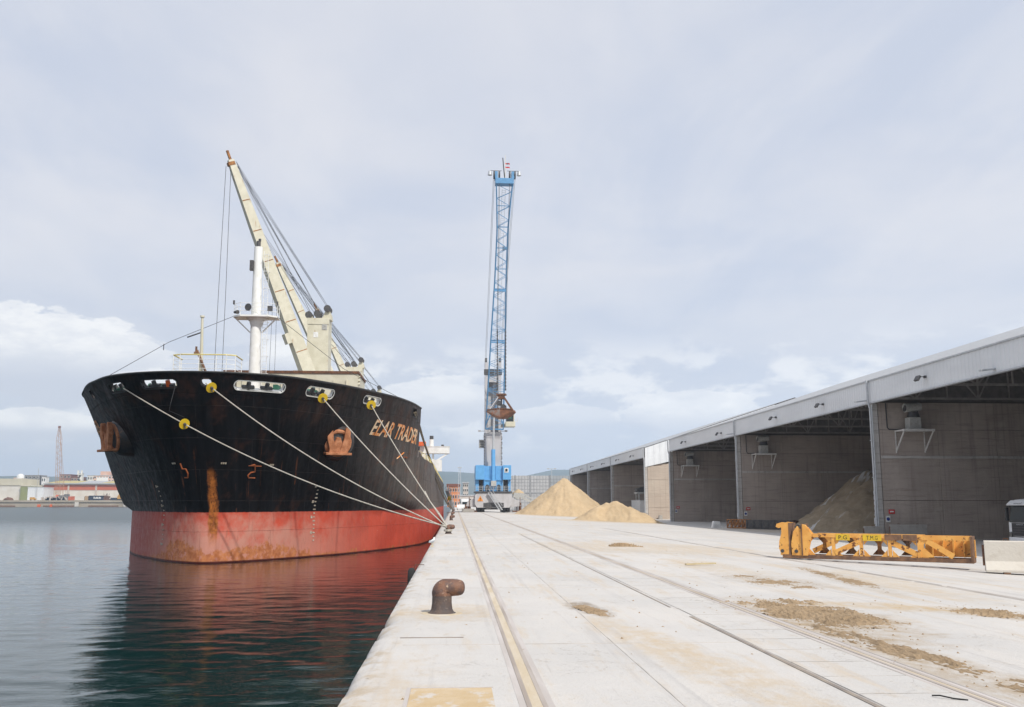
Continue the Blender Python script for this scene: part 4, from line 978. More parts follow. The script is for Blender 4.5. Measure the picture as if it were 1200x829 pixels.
# ================================================================= STORAGE SHEDS
XF = 34.0; GF = -.9; ZB, ZTOP = 10.12, 11.85
def roofz(x): return ZTOP + (x - XF) * .33 if x < 62 else ZTOP + (62 - XF) * .33
PANEL = {}
def shed(label, ys, gable=False):
    t = thing('storage_shed', label, 'shed', (XF, ys[0], GF), 0, 'open-fronted storage sheds'); R0 = Vector(ROOT[t.name])
    y0, y1 = ys[0], ys[-1]
    mb = MB(); mb.grid([[(XF - .12, y, ZTOP - .03), (62, y, roofz(62)), (90, y, ZTOP)] for y in (y0, y1)]); mb.build('roof', 'roof', t, world=True)
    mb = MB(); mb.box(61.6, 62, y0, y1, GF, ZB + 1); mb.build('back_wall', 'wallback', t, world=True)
    for b in range(len(ys) - 1):
        # ribbed fascia over each bay
        mb = MB(); rows = [[], []]; y = ys[b] + .02; pit_ = .46; k = 0
        while y < ys[b + 1] - .02:
            for dy, dx in ((0, 0), (.19, 0), (.23, -.045), (.42, -.045)):
                yy = min(y + dy, ys[b + 1] - .02)
                dx *= .5; rows[0].append((XF - .10 + dx, yy, ZB)); rows[1].append((XF - .10 + dx, yy, ZTOP))
            y += pit_
        mb.grid(rows); f = mb.build('fascia', 'clad', t, world=True, fix=False)
        mb = MB(); mb.box(XF - .22, XF + .1, ys[b], ys[b + 1] - .01, ZTOP, ZTOP + .10); mb.box(XF - .20, XF + .12, ys[b], ys[b + 1] - .01, ZB - .10, ZB - .004); mb.build('fascia_trim', 'steel', f, world=True)
        # roof trusses across the bay and purlins
        mb = MB(); n = 4
        for k in range(1, n + 1):
            yt = ys[b] + (ys[b + 1] - ys[b]) * (k - .12) / n
            mb.bar((XF + .1, yt, ZB + .22), (62, yt, ZB + .25), .16)
            xs_ = [XF + .6 + i * 2.6 for i in range(11)]
            mb.bar((XF + .1, yt, roofz(XF) - .3), (62, yt, roofz(62) - .3), .16)
            for i in range(10):
                mb.bar((xs_[i], yt, ZB + .22), (xs_[i], yt, roofz(xs_[i]) - .3), .10)
                if i % 2: mb.bar((xs_[i], yt, ZB + .22), (xs_[i + 1], yt, roofz(xs_[i + 1]) - .3), .10)
                else: mb.bar((xs_[i], yt, roofz(xs_[i]) - .3), (xs_[i + 1], yt, ZB + .22), .10)
        for i in range(0, 10):
            xx = XF + .8 + i * 2.7; mb.bar((xx, ys[b] + .3, roofz(xx) - .14), (xx, ys[b + 1] - .3, roofz(xx) - .14), .14)
        mb.bar((XF + .5, ys[b], ZB + .1), (XF + .5, ys[b + 1], ZB + .1), .14)
        mb.build('roof_truss', 'truss', t, world=True)
    for i, y in enumerate(ys):
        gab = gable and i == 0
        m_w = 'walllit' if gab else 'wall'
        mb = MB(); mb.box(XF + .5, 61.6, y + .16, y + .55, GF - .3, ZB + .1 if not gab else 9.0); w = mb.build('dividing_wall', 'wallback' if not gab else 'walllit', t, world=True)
        zs = [GF - .05, 2.2, 5.62, 7.9, ZB + .02] if not gab else [GF, 1.2, 3.6, 6.1, 8.6]
        xs = [XF + .46 + 4.9 * k for k in range(6)]
        for zi in range(4):
            for xi in range(5):
                key = (zi, gab)
                if key not in PANEL:
                    b_ = MB(); hz = zs[zi + 1] - zs[zi]; b_.box(0, 4.9 - .025, 0, .17, 0, hz - (.035 if zi != 1 else .02)); o = b_.build('wall_panel', m_w, w); PANEL[key] = o.data
                else:
                    o = bpy.data.objects.new('wall_panel', PANEL[key]); C.objects.link(o); o.parent = w; ROOT[o.name] = ROOT[w.name]
                o.location = Vector((xs[xi], y + random.uniform(-.008, .008), zs[zi])) - R0
        if not gab:
            mb = MB(); mb.prism([(XF + .3, ZB + .05), (61.6, ZB + .05), (61.6, roofz(61.6) - .05), (XF + .3, roofz(XF + .3) - .06)], (0, y + .3, 0), (1, 0, 0), (0, 0, 1), (0, 1, 0), .1); mb.build('gable_infill', 'infill', w, world=True)
            mb = MB(); mb.box(XF + .5, 58.4, y - .10, y + .03, 5.56, 5.78); mb.build('wall_ledge', 'post', w, world=True)  # ledge in paler pillar concrete: light its top misses is put into the colour
        mb = MB(); mb.box(XF - .02, XF + .40, y - .04, y + .56, GF - .3, ZB - .1); po = mb.build('pillar', 'post', t, world=True, bevel=.02)
        mb = MB()
        mb.tube([(XF - .30, y + .12, ZTOP + .1), (XF - .28, y + .12, ZB), (XF - .14, y + .12, ZB - .5), (XF - .14, y + .12, GF)], .085, 10)
        mb.tube([(XF - .14, y - .20, ZB - .2), (XF - .14, y - .20, GF)], .05, 8)
        for z in (1, 4, 7): mb.box(XF - .26, XF - .0, y - .01, y + .25, z, z + .06)
        mb.build('downpipe', 'steel', po, smooth=True, world=True)
        mb = MB()
        for k in range(9): mb.box(XF - .10, XF - .03, y + .30, y + .5, GF + .2 + k * .42, GF + .5 + k * .42)
        mb.box(XF - .16, XF - .03, y + .32, y + .52, .3, .8); mb.build('corner_guard', 'steel', po, world=True)
    if gable:
        # end wall above the concrete: ribbed white cladding following the roof pitch
        y = ys[0]; mb = MB(); rows = [[], []]; x = XF + .02; k = 0
        while x < 58:
            for dx, dy in ((0, 0), (.5, 0), (.55, -.06), (1.05, -.06)):
                rows[0].append((x + dx, y - .10 + dy, 8.35 + .25 * max(0, x + dx - XF) * .9)); rows[1].append((x + dx, y - .10 + dy, roofz(min(x + dx, 62)) - .1))
            x += 1.1
        mb.grid(rows); mb.build('gable_cladding', 'cladwhite', t, world=True, fix=False)
    return t
shed('near storage shed with wide open bays, ribbed grey fascia and stained concrete walls', [1.6, 38.2, 74.6, 112.0, 147.8])
shed('farther storage shed beyond the gap, sunlit pale end wall and three open bays', [167.8, 204, 240.5, 277.5], True)

# fans on brackets, with their cable
def fan(y, label):
    t = thing('wall_fan', label, 'fan', (36.95, y - .02, 7.75), 0, 'fans on white brackets in the bays')
    mb = MB(); mb.box(-1.25, 1.25, -1.7, -.06, -.04, .06)
    for s in (-1.2, 1.2): mb.bar((s, -1.65, -.05), (s, -.06, -1.65), .09); mb.bar((s, -.1, -1.75), (s, -.1, 0), .07)
    mb.box(-1.28, 1.28, -1.74, -1.66, -.10, .08)
    mb.build('bracket', 'whitesteel', t)
    mb = MB(); mb.box(-.62, .62, -1.35, -.3, .06, .16); mb.box(-.5, .45, -1.25, -.4, .16, 1.05); mb.build('motor_box', 'fan', t, bevel=.02)
    mb = MB(); mb.cyl((0, -.85, 1.05), (0, -.85, 1.5), .42, .38, 16); mb.bar((-.5, -.9, 1.1), (-.3, -.9, 1.75), .06); mb.bar((.5, -.9, 1.1), (.3, -.9, 1.75), .06); mb.build('swivel', 'darksteel', t)
    mb = MB(); mb.cyl((-.72, -.95, 1.82), (.62, -.85, 1.95), .36, .33, 18); mb.build('fan_drum', 'fan', t, smooth=True)
    mb = MB(); mb.cyl((-.74, -.95, 1.82), (-.70, -.95, 1.82), .30, n=18); mb.build('fan_mouth', 'darksteel', t)
    mb = MB(); mb.tube([(-.5, -.12, .12), (-1.7, -.10, .16), (-1.85, -.10, .3), (-1.88, -.10, 2.3)], .045, 6); mb.build('cable', 'wire', t)
fan(74.6, 'grey fan on a white bracket in the nearest visible bay'); fan(112.0, 'grey fan on a white bracket in the bay holding the grey sand'); fan(147.8, 'grey fan on a white bracket in the empty bay')
# floodlights on the fascia
def flood(y, z, label, s=1.):
    t = thing('floodlight', label, 'floodlight', (XF - .15, y, z), 0, 'floodlights on the shed fascia')
    mb = MB(); mb.box(-.12, .0, -.12, .12, -.06, .12); mb.bar((-.05, 0, .05), (-.5, 0, .02), .05); mb.build('arm', 'darksteel', t)
    mb = MB(); mb.obox((-.62, 0, -.08), (0, 1, 0), (.5, 0, .86), (-.86, 0, .5), .30, .20, .08); mb.build('lamp_head', 'darksteel', t, bevel=.02)
names = ['floodlight on the fascia nearest the right edge of the picture', 'floodlight on the fascia left of the near downpipe', 'floodlight on the fascia midway over the grey sand bay', 'floodlight over the empty bay, on its near half', 'floodlight over the empty bay, beside the pale end wall',
         'floodlight on the far shed, first beyond the pale end wall', 'floodlight on the far shed, second from the pale end wall', 'floodlight on the far shed, third from the pale end wall', 'floodlight on the far shed, fourth from the pale end wall', 'floodlight on the far shed, fifth from the pale end wall', 'floodlight on the far shed, the farthest one']
for (y, z), nm in zip(((65.3, 10.95), (84.4, 10.95), (97.3, 10.9), (118, 10.75), (136.8, 10.85), (177.8, 10.8), (193.9, 10.8), (213, 10.8), (230.4, 10.8), (249, 10.8), (267, 10.9)), names): flood(y, z, nm)
def strip_lamp(y, label):
    mb = MB(); mb.obox((XF - .55, y, ZB + .16), (1, .15, .12), (0, 1, 0), (-.12, 0, 1), .62, .16, .05); tag(mb.build('bay_lamp', 'steel'), label, 'lamp', 'flat lamps on the fascia edge')
strip_lamp(56.6, 'flat grey lamp sticking out below the fascia near the right edge'); strip_lamp(75.3, 'flat grey lamp beside the near downpipe'); strip_lamp(112.6, 'flat grey lamp beside the second pillar')
# small signs by the pillars
def sign(x, y, z, w, h, m, label):
    mb = MB(); mb.box(x - w / 2, x + w / 2, y - .10, y - .07, z - h / 2, z + h / 2); o = tag(mb.build('wall_sign', m), label, 'sign'); return o
for y, nm in ((74.6, 'nearest visible bay'), (112.0, 'bay holding the grey sand'), (147.8, 'empty bay')):
    s1 = sign(35.05, y, 1.3, .5, .34, 'red', 'small red sign on the wall of the ' + nm)
    mb = MB(); mb.box(34.9, 35.2, y - .115, y - .101, 1.25, 1.36); mb.build('pictogram', 'signwhite', s1)
    s2 = sign(34.72, y, .72, .36, .5, 'signwhite', 'white sign with a blue disc on the wall of the ' + nm)
    mb = MB(); mb.cyl((34.72, y - .101, .72), (34.72, y - .115, .72), .14, n=16); mb.build('blue_disc', 'signblue', s2)

# ---------------------------------------------------------------- concrete barriers
def barrier(label, loc, rz, L_=3.0, H_=1.1, m='barrier', name='concrete_barrier'):
    t = thing(name, label, 'barrier', loc, rz)
    prof = [(-.36, 0), (.36, 0), (.36, .08), (.13, .36), (.09, H_ - .03), (.06, H_), (-.06, H_), (-.09, H_ - .03), (-.13, .36), (-.36, .08)]
    prof = [(a, b if b > .4 else b) for a, b in prof]
    mb = MB(); mb.prism([(a * 1.15, b + .05) for a, b in prof], (0, 0, 0), (0, 1, 0), (0, 0, 1), (1, 0, 0), L_); mb.build('block', m, t, bevel=.015)
    for x in (.55, L_ - .75): mb = MB(); mb.box(x, x + .2, -.42, .42, 0, .05); mb.build('skid', 'beamdark', t)
    for x in (.7, L_ - .7): mb = MB(); mb.tube([(x - .07, 0, H_ + .04), (x - .06, 0, H_ + .13), (x + .06, 0, H_ + .13), (x + .07, 0, H_ + .04)], .012, 6); mb.build('lifting_eye', 'rusty', t)
    mb = MB(); mb.cyl((-.02, 0, .25), (-.02, 0, H_ - .1), .05, n=8); mb.build('end_pin', 'rusty', t)
    return t
barrier('large clean concrete barrier at the right end of the yellow frame', (18.55, 32.55, gz(18.6)), rad(-27), 4.0, 1.06)
barrier('grey concrete barrier standing left of the near shed pillar', (32.55, 74.2, GF), rad(4), 1.5, 1.0, 'barrierold')
barrier('longer grey concrete barrier right of the near shed pillar', (34.4, 73.6, GF), rad(-2), 2.9, 1.15, 'barrierold')
mb = MB(); mb.prism([(-.35, 0), (.35, 0), (.3, .7), (-.25, .75)], (36.4, 166.6, GF), (1, 0, 0), (0, 0, 1), (0, 1, 0), .8); tag(mb.build('concrete_block', 'barrierold', bevel=.05), 'small concrete block at the foot of the pale end wall', 'block')

# ---------------------------------------------------------------- yellow lattice frame lying in front of the near bay
def beam_frame():
    A_ = Vector((13.05, 37.7, gz(13.0))); B_ = Vector((18.75, 33.75, gz(18.7))); L_ = (B_ - A_).length
    rz = math.atan2(B_.y - A_.y, B_.x - A_.x)
    t = thing('steel_truss', 'long yellow rusty steel lattice frame lying on the apron before the near bay', 'steel frame', tuple(A_), rz)
    H_ = 1.0; D_ = .85                                             # x along, front face at y = 0, back at y = D_
    X0 = 1.05; X1 = L_ - 1.75
    mb = MB()
    for y in (0, D_): mb.box(X0 - .95, L_, y - .06, y + .06, .02, .17)
    for k in range(6): mb.box(X0 + k * 1.0, X0 + k * 1.0 + .14, .06, D_ - .06, .03, .15)
    mb.build('bottom_chord', 'beamdark', t, bevel=.008)
    mb = MB()
    for y in (0, D_): mb.box(X0 + .25, X1 + .1, y - .07, y + .07, H_ - .14, H_)
    mb.build('top_chord', 'beam', t, bevel=.008)
    mb = MB(); mb.box(X0 + 2.95, X0 + 3.55, -.085, .1, H_ - .205, H_ + .005); mb.box(X1 - .55, X1 - .05, -.085, .1, H_ - .205, H_ + .005); mb.build('bare_patch', 'beamdark', t)
    n = 4; pw = (X1 - X0) / n
    for k in range(n + 1):
        x = X0 + k * pw
        for y in (0,):
            mb = MB(); mb.box(x - .06, x + .06, y - .05, y + .05, .17, H_ - .14)
            g_ = .24
            for sx in (-1, 1):
                if (k == 0 and sx < 0): continue
                mb.prism([(sx * .09, 0), (sx * (.09 + g_), 0), (sx * .09, g_ * 1.1)], (x, y - .02, .17), (1, 0, 0), (0, 0, 1), (0, 1, 0), .03)
                mb.prism([(sx * .09, 0), (sx * (.09 + g_), 0), (sx * .09, -g_ * 1.1)], (x, y - .02, H_ - .14), (1, 0, 0), (0, 0, 1), (0, 1, 0), .03)
            mb.build('upright', 'beam', t)
        if k < n:
            mb = MB(); mb.box(x + .44, x + .58, D_ - .05, D_ + .05, .2, H_ - .17)
            for sx in (-1, 1):
                xe = x + .51 + sx * .07
                for z0_, sz in ((.2, 1), (H_ - .17, -1)): mb.prism([(0, 0), (sx * .20, 0), (0, sz * .22)], (xe, D_ - .02, z0_), (1, 0, 0), (0, 0, 1), (0, 1, 0), .03); mb.build('rear_post', 'beamdark' if k % 2 else 'orust', t)
    for k, up, y in ((0, 1, D_ - .02), (1, 1, -.03), (3, -1, .0)):
        x = X0 + k * pw; a = (x + .05, y, .28 if up > 0 else H_ - .28); b = (x + pw - .05, y, H_ - .28 if up > 0 else .28)
        mb = MB(); mb.bar(a, b, .06, .20, up=(0, 0, 1)); mb.build('diagonal', 'beam', t)
    # hooked head plates at the left end
    plate = [(0, .12), (.0, .0), (.12, -.03), (.34, .0), (.36, .5), (.40, 1.05), (.36, 1.46), (.10, 1.50), (-.12, 1.42), (-.16, 1.28), (-.04, 1.22), (.06, 1.26), (.06, 1.0), (-.04, .62), (-.06, .3)]
    mb = MB(); mb.prism(plate, (.02, -.05, .14), (1, 0, 0), (0, 0, .86), (0, 1, 0), .06); mb.prism(plate, (.02, D_ - .05, .14), (1, 0, 0), (0, 0, .86), (0, 1, 0), .06); mb.build('hook_plate', 'beam', t, bevel=.006)
    mb = MB(); mb.prism([(.48, 0), (.86, 0), (.9, .6), (.86, 1.2), (.72, 1.36), (.56, 1.1), (.46, .55)], (0, -.08, .14), (1, 0, 0), (0, 0, .84), (0, 1, 0), .07); mb.prism([(.90, 0), (1.10, 0), (1.30, 1.0), (1.05, 1.42), (.92, 1.45)], (0, -.10, .14), (1, 0, 0), (0, 0, .84), (0, 1, 0), .10)
    mb.build('side_plate', 'beam', t, bevel=.006)
    mb = MB(); mb.box(.37, .43, -.06, D_, .16, 1.40); mb.box(.87, .92, -.12, D_, .16, 1.36); mb.box(.46, .6, .3, .36, .4, 1.0); mb.build('web_plate', 'beamdark', t)
    mb = MB(); mb.tube([(.6, .1, 1.22), (.72, .1, 1.34), (.84, .1, 1.28), (.8, .1, 1.16), (.66, .1, 1.16)], .05, 8); mb.cyl((.10, -.08, .30), (.10, .04, .30), .07, n=12); mb.cyl((.66, -.12, .30), (.66, .0, .30), .07, n=12); mb.build('pin', 'darksteel', t)
    mb = MB(); mb.prism([(1.22, .84), (1.42, .84), (1.34, .98), (1.12, 1.26)], (0, -.04, .0), (1, 0, 0), (0, 0, 1), (0, 1, 0), .08); mb.build('brace_plate', 'beam', t)
    # boxed right end
    mb = MB(); mb.box(X1 + .1, L_ - .02, D_ - .12, D_ - .06, .2, H_ - .15)
    for k in range(5): xx = X1 + .35 + k * .36; mb.box(xx, xx + .05, D_ - .3, D_ - .12, .2, H_ - .16)
    mb.build('end_panel', 'beam', t)
    mb = MB(); mb.box(X1 + .1, L_ + .02, -.06, .06, H_ - .17, H_ - .02); mb.box(X1 + .1, L_ + .02, D_ - .1, D_ + .02, H_ - .17, H_ - .02); mb.build('end_rail', 'beam', t)
    mb = MB(); mb.bar((X1 + .28, -.02, H_ - .2), (X1 + 1.15, .02, .24), .08, .2); mb.prism([(0, 0), (.45, 0), (.1, .35), (.1, .8), (0, .8)], (X1 + .06, -.03, .2), (1, 0, 0), (0, 0, 1), (0, 1, 0), .05); mb.build('end_diagonal', 'beam', t)
    mb = MB(); mb.box(L_ - .02, L_ + .06, -.08, D_ + .02, .02, H_ - .02); mb.build('end_plate', 'beamdark', t)
    for x, w, tx in ((X0 + 1.15, .52, 'P.G'), (X0 + 2.15, .68, 'T.M.G')):
        mb = MB(); mb.box(x, x + w, -.082, -.071, H_ - .24, H_ + .0); pl = mb.build('name_plate', 'plateyellow', t)
        mb = MB(); text_on(mb, tx, (x + w * .2, -.086, H_ - .20), (1, 0, 0), (0, 0, 1), w * .6, .15); mb.build('stencil', 'black', pl, fix=False)
beam_frame()
# rusty spreader with a black half, by the second pillar
t = thing('spreader_frame', 'low steel frame, half rusty lattice and half black box, by the second pillar', 'steel frame', (31.1, 107.5, GF), rad(-52))
mb = MB()
for y in (0, .9):
    mb.box(0, 2.6, y - .05, y + .05, .05, .17); mb.box(0, 2.6, y - .05, y + .05, .95, 1.07)
    for k in range(6): mb.box(k * .5, k * .5 + .1, y - .04, y + .04, .17, .95); 
    for k in range(5): mb.bar((k * .5 + .1, y, .2), (k * .5 + .5, y, .9), .07, .12)
mb.build('lattice', 'orust', t)
mb = MB(); mb.box(2.65, 8.6, -.1, 1.0, .05, 1.02)
for k in range(7): mb.box(2.8 + k * .9, 2.86 + k * .9, -.15, -.1, .1, .98)
mb.build('black_box', 'darksteel', t, bevel=.02)
mb = MB(); mb.box(8.6, 8.7, -.15, 1.05, .1, 1.0)
for z in (.2, .5, .8): mb.cyl((8.7, .2, z), (8.76, .2, z), .08, n=10)
mb.build('end_cap', 'rusty', t)
mb = MB(); mb.prism([(-.5, 0), (.5, 0), (.4, .75), (-.35, .8)], (30.5, 109.5, GF), (1, 0, 0), (0, 0, 1), (0, 1, 0), .8); tag(mb.build('concrete_block', 'signwhite', bevel=.06), 'pale block left of the rusty spreader frame', 'block')

# ---------------------------------------------------------------- truck nosing out of the near bay
def truck():
    t = thing('truck', 'white truck with dark windscreen nosing out of the near bay at the right edge', 'truck', (36.0, 58.75, GF), math.pi)
    # local: +x forward (towards the quay), y across, nose at x = 0
    w = 1.22
    mb = MB(); side = [(-2.2, .75), (-.06, .75), (.0, .95), (.0, 1.55), (-.04, 1.70), (-.22, 2.85), (-.45, 3.10), (-2.2, 3.28)]
    mb.prism(side, (0, -w, 0), (1, 0, 0), (0, 0, 1), (0, 1, 0), 2 * w); mb.build('cab', 'truckwhite', t, bevel=.05)
    mb = MB(); mb.prism([(.0, 1.66), (.03, 1.66), (-.16, 2.80), (-.20, 2.80)], (0, -w + .10, 0), (1, 0, 0), (0, 0, 1), (0, 1, 0), 2 * w - .2); mb.build('windscreen', 'truckglass', t)
    mb = MB(); mb.prism([(-.15, 2.80), (.10, 2.74), (.12, 2.80), (-.2, 3.06)], (0, -w + .02, 0), (1, 0, 0), (0, 0, 1), (0, 1, 0), 2 * w - .04); mb.build('sun_visor', 'truckwhite', t)
    mb = MB(); text_on(mb, 'Scania', (.115, .42, 2.83), (0, -1, 0), (-.75, 0, .66), .84, .13); mb.build('visor_lettering', 'darksteel', t, fix=False)
    mb = MB(); mb.box(-.02, .035, -.92, .92, .80, 1.62); mb.build('grille', 'black', t, bevel=.02)
    mb = MB()
    for k in range(4): mb.box(.03, .06, -.88, .88, .84 + k * .16, .88 + k * .16)
    mb.build('grille_bar', 'darksteel', t)
    mb = MB(); text_on(mb, 'SCANIA', (.06, .38, 1.49), (0, -1, 0), (0, 0, 1), .76, .09); mb.build('badge', 'steel', t, fix=False)
    mb = MB(); mb.box(-.2, .08, -w - .02, w + .02, .30, .72); mb.build('bumper', 'truckwhite', t, bevel=.04)
    mb = MB(); mb.box(.08, .10, -.26, .26, .38, .49); mb.build('number_plate', 'signwhite', t)
    for s in (-1, 1):
        mb = MB(); mb.prism([(-.02, .62), (.05, .66), (.045, 1.0), (-.02, 1.08)], (0, s * 1.07 - .14, 0), (1, 0, 0), (0, 0, 1), (0, 1, 0), .28); mb.build('headlight', 'glass', t)
        mb = MB(); mb.bar((-.35, s * w, 2.7), (-.05, s * (w + .22), 2.65), .06); mb.box(-.12, .06, s * (w + .22) - .1, s * (w + .22) + .1, 1.75, 2.6); mb.build('mirror', 'black', t, bevel=.03)
        mb = MB(); mb.box(-.02, .02, s * w - .10 * (s > 0) - .0 * s, s * w + .10 * (s < 0), .75, 1.68); mb.build('corner_deflector', 'truckwhite', t)
        for x in (-1.4, -5.2):
            wh = MB(); wh.cyl((x, s * w - s * .02, .5), (x, s * w - s * .33, .5), .5, n=24); q_ = wh.build('wheel', 'rubber', t)
            wh = MB(); wh.cyl((x, s * w + s * .0, .5), (x, s * w - s * .1, .5), .27, n=16); wh.build('rim', 'steel', q_)
    mb = MB(); mb.box(-8, -2.4, -1.25, 1.25, 1.0, 2.9); mb.build('load_body', 'truckwhite', t)
    mb = MB(); mb.box(-8, -.3, -.5, .5, .6, .95); mb.build('chassis', 'darksteel', t)
truck()
# tipper trailer and loader in the far shed, partly behind the low pile
t = thing('tipper_trailer', 'white tipper trailer parked in the far shed beside the pale end wall', 'trailer', (36.2, 181.5, GF))
mb = MB(); mb.prism([(-1.35, 1.25), (-1.05, .9), (1.05, .9), (1.35, 1.25), (1.35, 3.3), (-1.35, 3.3)], (0, -4.5, 0), (1, 0, 0), (0, 0, 1), (0, 1, 0), 9.0); b_ = mb.build('body', 'truckwhite', t)
mb = MB(); mb.box(-1.42, 1.42, -4.6, 4.6, 3.3, 3.42)
for k in range(9): mb.box(-1.42, -1.35, -4.4 + k * 1.08, -4.3 + k * 1.08, 1.3, 3.3)
mb.build('body_rib', 'steel', b_)
mb = MB(); mb.box(-.5, .5, -4.3, 4.3, .6, .9); mb.build('chassis', 'darksteel', t)
for y in (-3.2, -1.9, 2.6):
    for s in (-1, 1): wh = MB(); wh.cyl((s * 1.25, y, .5), (s * .9, y, .5), .5, n=18); wh.build('wheel', 'rubber', t)
t = thing('loading_hopper', 'dark hopper standing on a pale frame behind the white trailer', 'hopper', (38.4, 186.5, GF))
mb = MB(); mb.prism([(-2.6, 5.6), (-2.2, 5.0), (2.2, 5.0), (2.6, 6.2), (0, 6.4)], (0, -1.5, 0), (1, 0, 0), (0, 0, 1), (0, 1, 0), 3); mb.build('bin', 'darksteel', t)
mb = MB(); mb.box(-2.6, 2.4, -1.6, 1.6, 4.7, 4.98)
for x in (-2.2, 2.2):
    for y in (-1.4, 1.4): mb.bar((x, y, 0), (x, y, 4.7), .25)
mb.build('frame', 'fan', t)

# ================================================================= MOBILE HARBOUR CRANE
def harbour_crane():
    cx, cy = 8.4, 212.0
    t = thing('harbour_crane', 'tall blue and grey mobile harbour crane with a lattice boom luffed almost upright', 'crane', (cx, cy, 0))
    mb = MB(); mb.prism([(-3.6, .95), (3.4, .95), (4.0, 1.6), (4.0, 3.7), (3.0, 4.1), (-3.6, 4.1), (-4.1, 3.6), (-4.1, 1.7)], (cx, cy - 6, 0), (1, 0, 0), (0, 0, 1), (0, 1, 0), 13)
    for s in (-1, 1):
        mb.prism([(s * 3.6, 1.0), (s * 6.0, 1.3), (s * 5.6, 2.4), (s * 3.6, 3.2)], (cx, cy - 5.2, 0), (1, 0, 0), (0, 0, 1), (0, 1, 0), 1.0)
    ch = mb.build('chassis', 'cranegrey', t, world=True, bevel=.05)
    mb = MB(); mb.box(cx - 2.2, cx + 2.2, cy - 6.08, cy - 6, 1.1, 2.0)
    for s in (-1.1, 1.2): mb.cyl((cx + s, cy - 6.1, 1.35), (cx + s, cy - 5.9, 1.35), .75, n=18)
    mb.build('wheel_arch', 'darksteel', ch, world=True)
    mb = MB(); mb.box(cx - 2.4, cx + 2.4, cy - 5.6, cy - 5.2, .55, .95); mb.build('axle_beam', 'darksteel', ch, world=True)
    for x0 in (-2.75, 2.75):
        for k in range(6):
            w_ = MB()
            for s in (-.45, .45): w_.cyl((cx + x0 + s - .36, cy - 5.2 + k * 2.0, .62), (cx + x0 + s + .36, cy - 5.2 + k * 2.0, .62), .62, n=20)
            w_.build('wheel', 'rubber', t, world=True)
    for s, sp in ((-1, 5.2), (1, 5.8)):
        for yy in (cy - 4.8, cy + 5):
            m_ = MB(); m_.cyl((cx + s * sp, yy, .3), (cx + s * sp, yy, 2.0), .28, n=12); m_.box(cx + s * sp - 1.6, cx + s * sp + 1.6, yy - 1.1, yy + 1.1, .02, .32); m_.bar((cx + s * sp, yy - .5, 1.0), (cx + s * sp, yy - .5, 3.2), .12); m_.build('outrigger', 'rusty' if yy < cy else 'cranegrey', t, world=True)
    m_ = MB(); m_.box(cx - 6.8, cx - 4.2, cy - 7.2, cy - 5.4, .02, .75); tag(m_.build('ballast_block', 'barrierold', bevel=.05), 'pale ballast slab on the quay left of the harbour crane', 'slab')
    # machinery house, blue
    z0 = 4.15
    for x0, x1, lab in ((-3.95, -2.0, 'l'), (2.05, 3.85, 'r')):
        mb = MB(); mb.box(cx + x0, cx + x1, cy - 5.4, cy + 6, z0 + 2.85, z0 + 6.0); mb.build('engine_house', 'craneblue', t, world=True, bevel=.04)
    mb = MB(); mb.box(cx - 2.0, cx + 2.05, cy - 4.6, cy + 5, z0 + .35, z0 + 5.85)
    for xx in (-1.98, -.75, .55, 1.98): mb.box(cx + xx - .08, cx + xx + .08, cy - 4.75, cy - 4.6, z0 + .35, z0 + 5.85)
    mb.box(cx - 2.0, cx + 2.05, cy - 4.8, cy - 4.6, z0 + 2.7, z0 + 2.95)
    for s in (-1.35, 1.15): mb.cyl((cx + s, cy - 4.62, z0 + 1.1), (cx + s, cy - 4.58, z0 + 1.1), .1, n=8)
    mb.build('slewing_column', 'craneblue', t, world=True)
    mb = MB()
    for s in (-1.35, 1.15): mb.prism([(-.42, 0), (.42, 0), (.42, .9), (.28, 1.2), (0, 1.32), (-.28, 1.2), (-.42, .9)], (cx + s, cy - 4.80, z0 + .5), (1, 0, 0), (0, 0, 1), (0, 1, 0), .15)
    mb.box(cx - 3.2, cx - 2.3, cy - 4.2, cy - 4.1, z0 + .4, z0 + 2.8); mb.box(cx + 2.2, cx + 3.1, cy - 4.2, cy - 4.1, z0 + .4, z0 + 2.8); mb.build('opening', 'black', t, world=True)
    mb = MB(); mb.box(cx - 3.9, cx - 3.2, cy - 4.6, cy + 5, z0 + .35, z0 + 2.85); mb.box(cx + 3.2, cx + 3.8, cy - 4.6, cy + 5, z0 + .35, z0 + 2.85); mb.box(cx - 2.3, cx - 2.05, cy - 4.3, cy + 5, z0 + .35, z0 + 2.85); mb.build('lower_house', 'craneblue', t, world=True)
    mb = MB(); mb.box(cx - 4.1, cx + 4.0, cy - 6.2, cy + 6, z0, z0 + .32); mb.build('deck', 'darksteel', t, world=True)
    mb = MB()
    for z in (.7, 1.05, 1.4): mb.box(cx - 4.05, cx + 3.95, cy - 6.18, cy - 6.12, z0 + z, z0 + z + .06)
    for k in range(11): mb.box(cx - 4.05 + k * .8, cx - 3.98 + k * .8, cy - 6.18, cy - 6.12, z0 + .3, z0 + 1.45)
    mb.build('railing', 'steel', t, world=True)
    mb = MB(); mb.box(cx + 2.35, cx + 3.25, cy - 5.48, cy - 5.4, z0 + 4.4, z0 + 5.4); wf = mb.build('window', 'signwhite', t, world=True)
    mb = MB(); mb.box(cx + 2.55, cx + 3.05, cy - 5.52, cy - 5.48, z0 + 4.62, z0 + 5.2); mb.build('pane', 'glass', wf, world=True)
    # stairs down the front of the chassis, hazard triangle
    mb = MB(); a = Vector((cx - .9, cy - 6.6, 4.2)); b = Vector((cx + 1.5, cy - 6.8, .5))
    for o_ in (-.35, .35): mb.bar(a + Vector((o_, 0, 0)), b + Vector((o_, 0, 0)), .12, .22); mb.bar(a + Vector((o_, -.1, .9)), b + Vector((o_, -.1, .9)), .07)
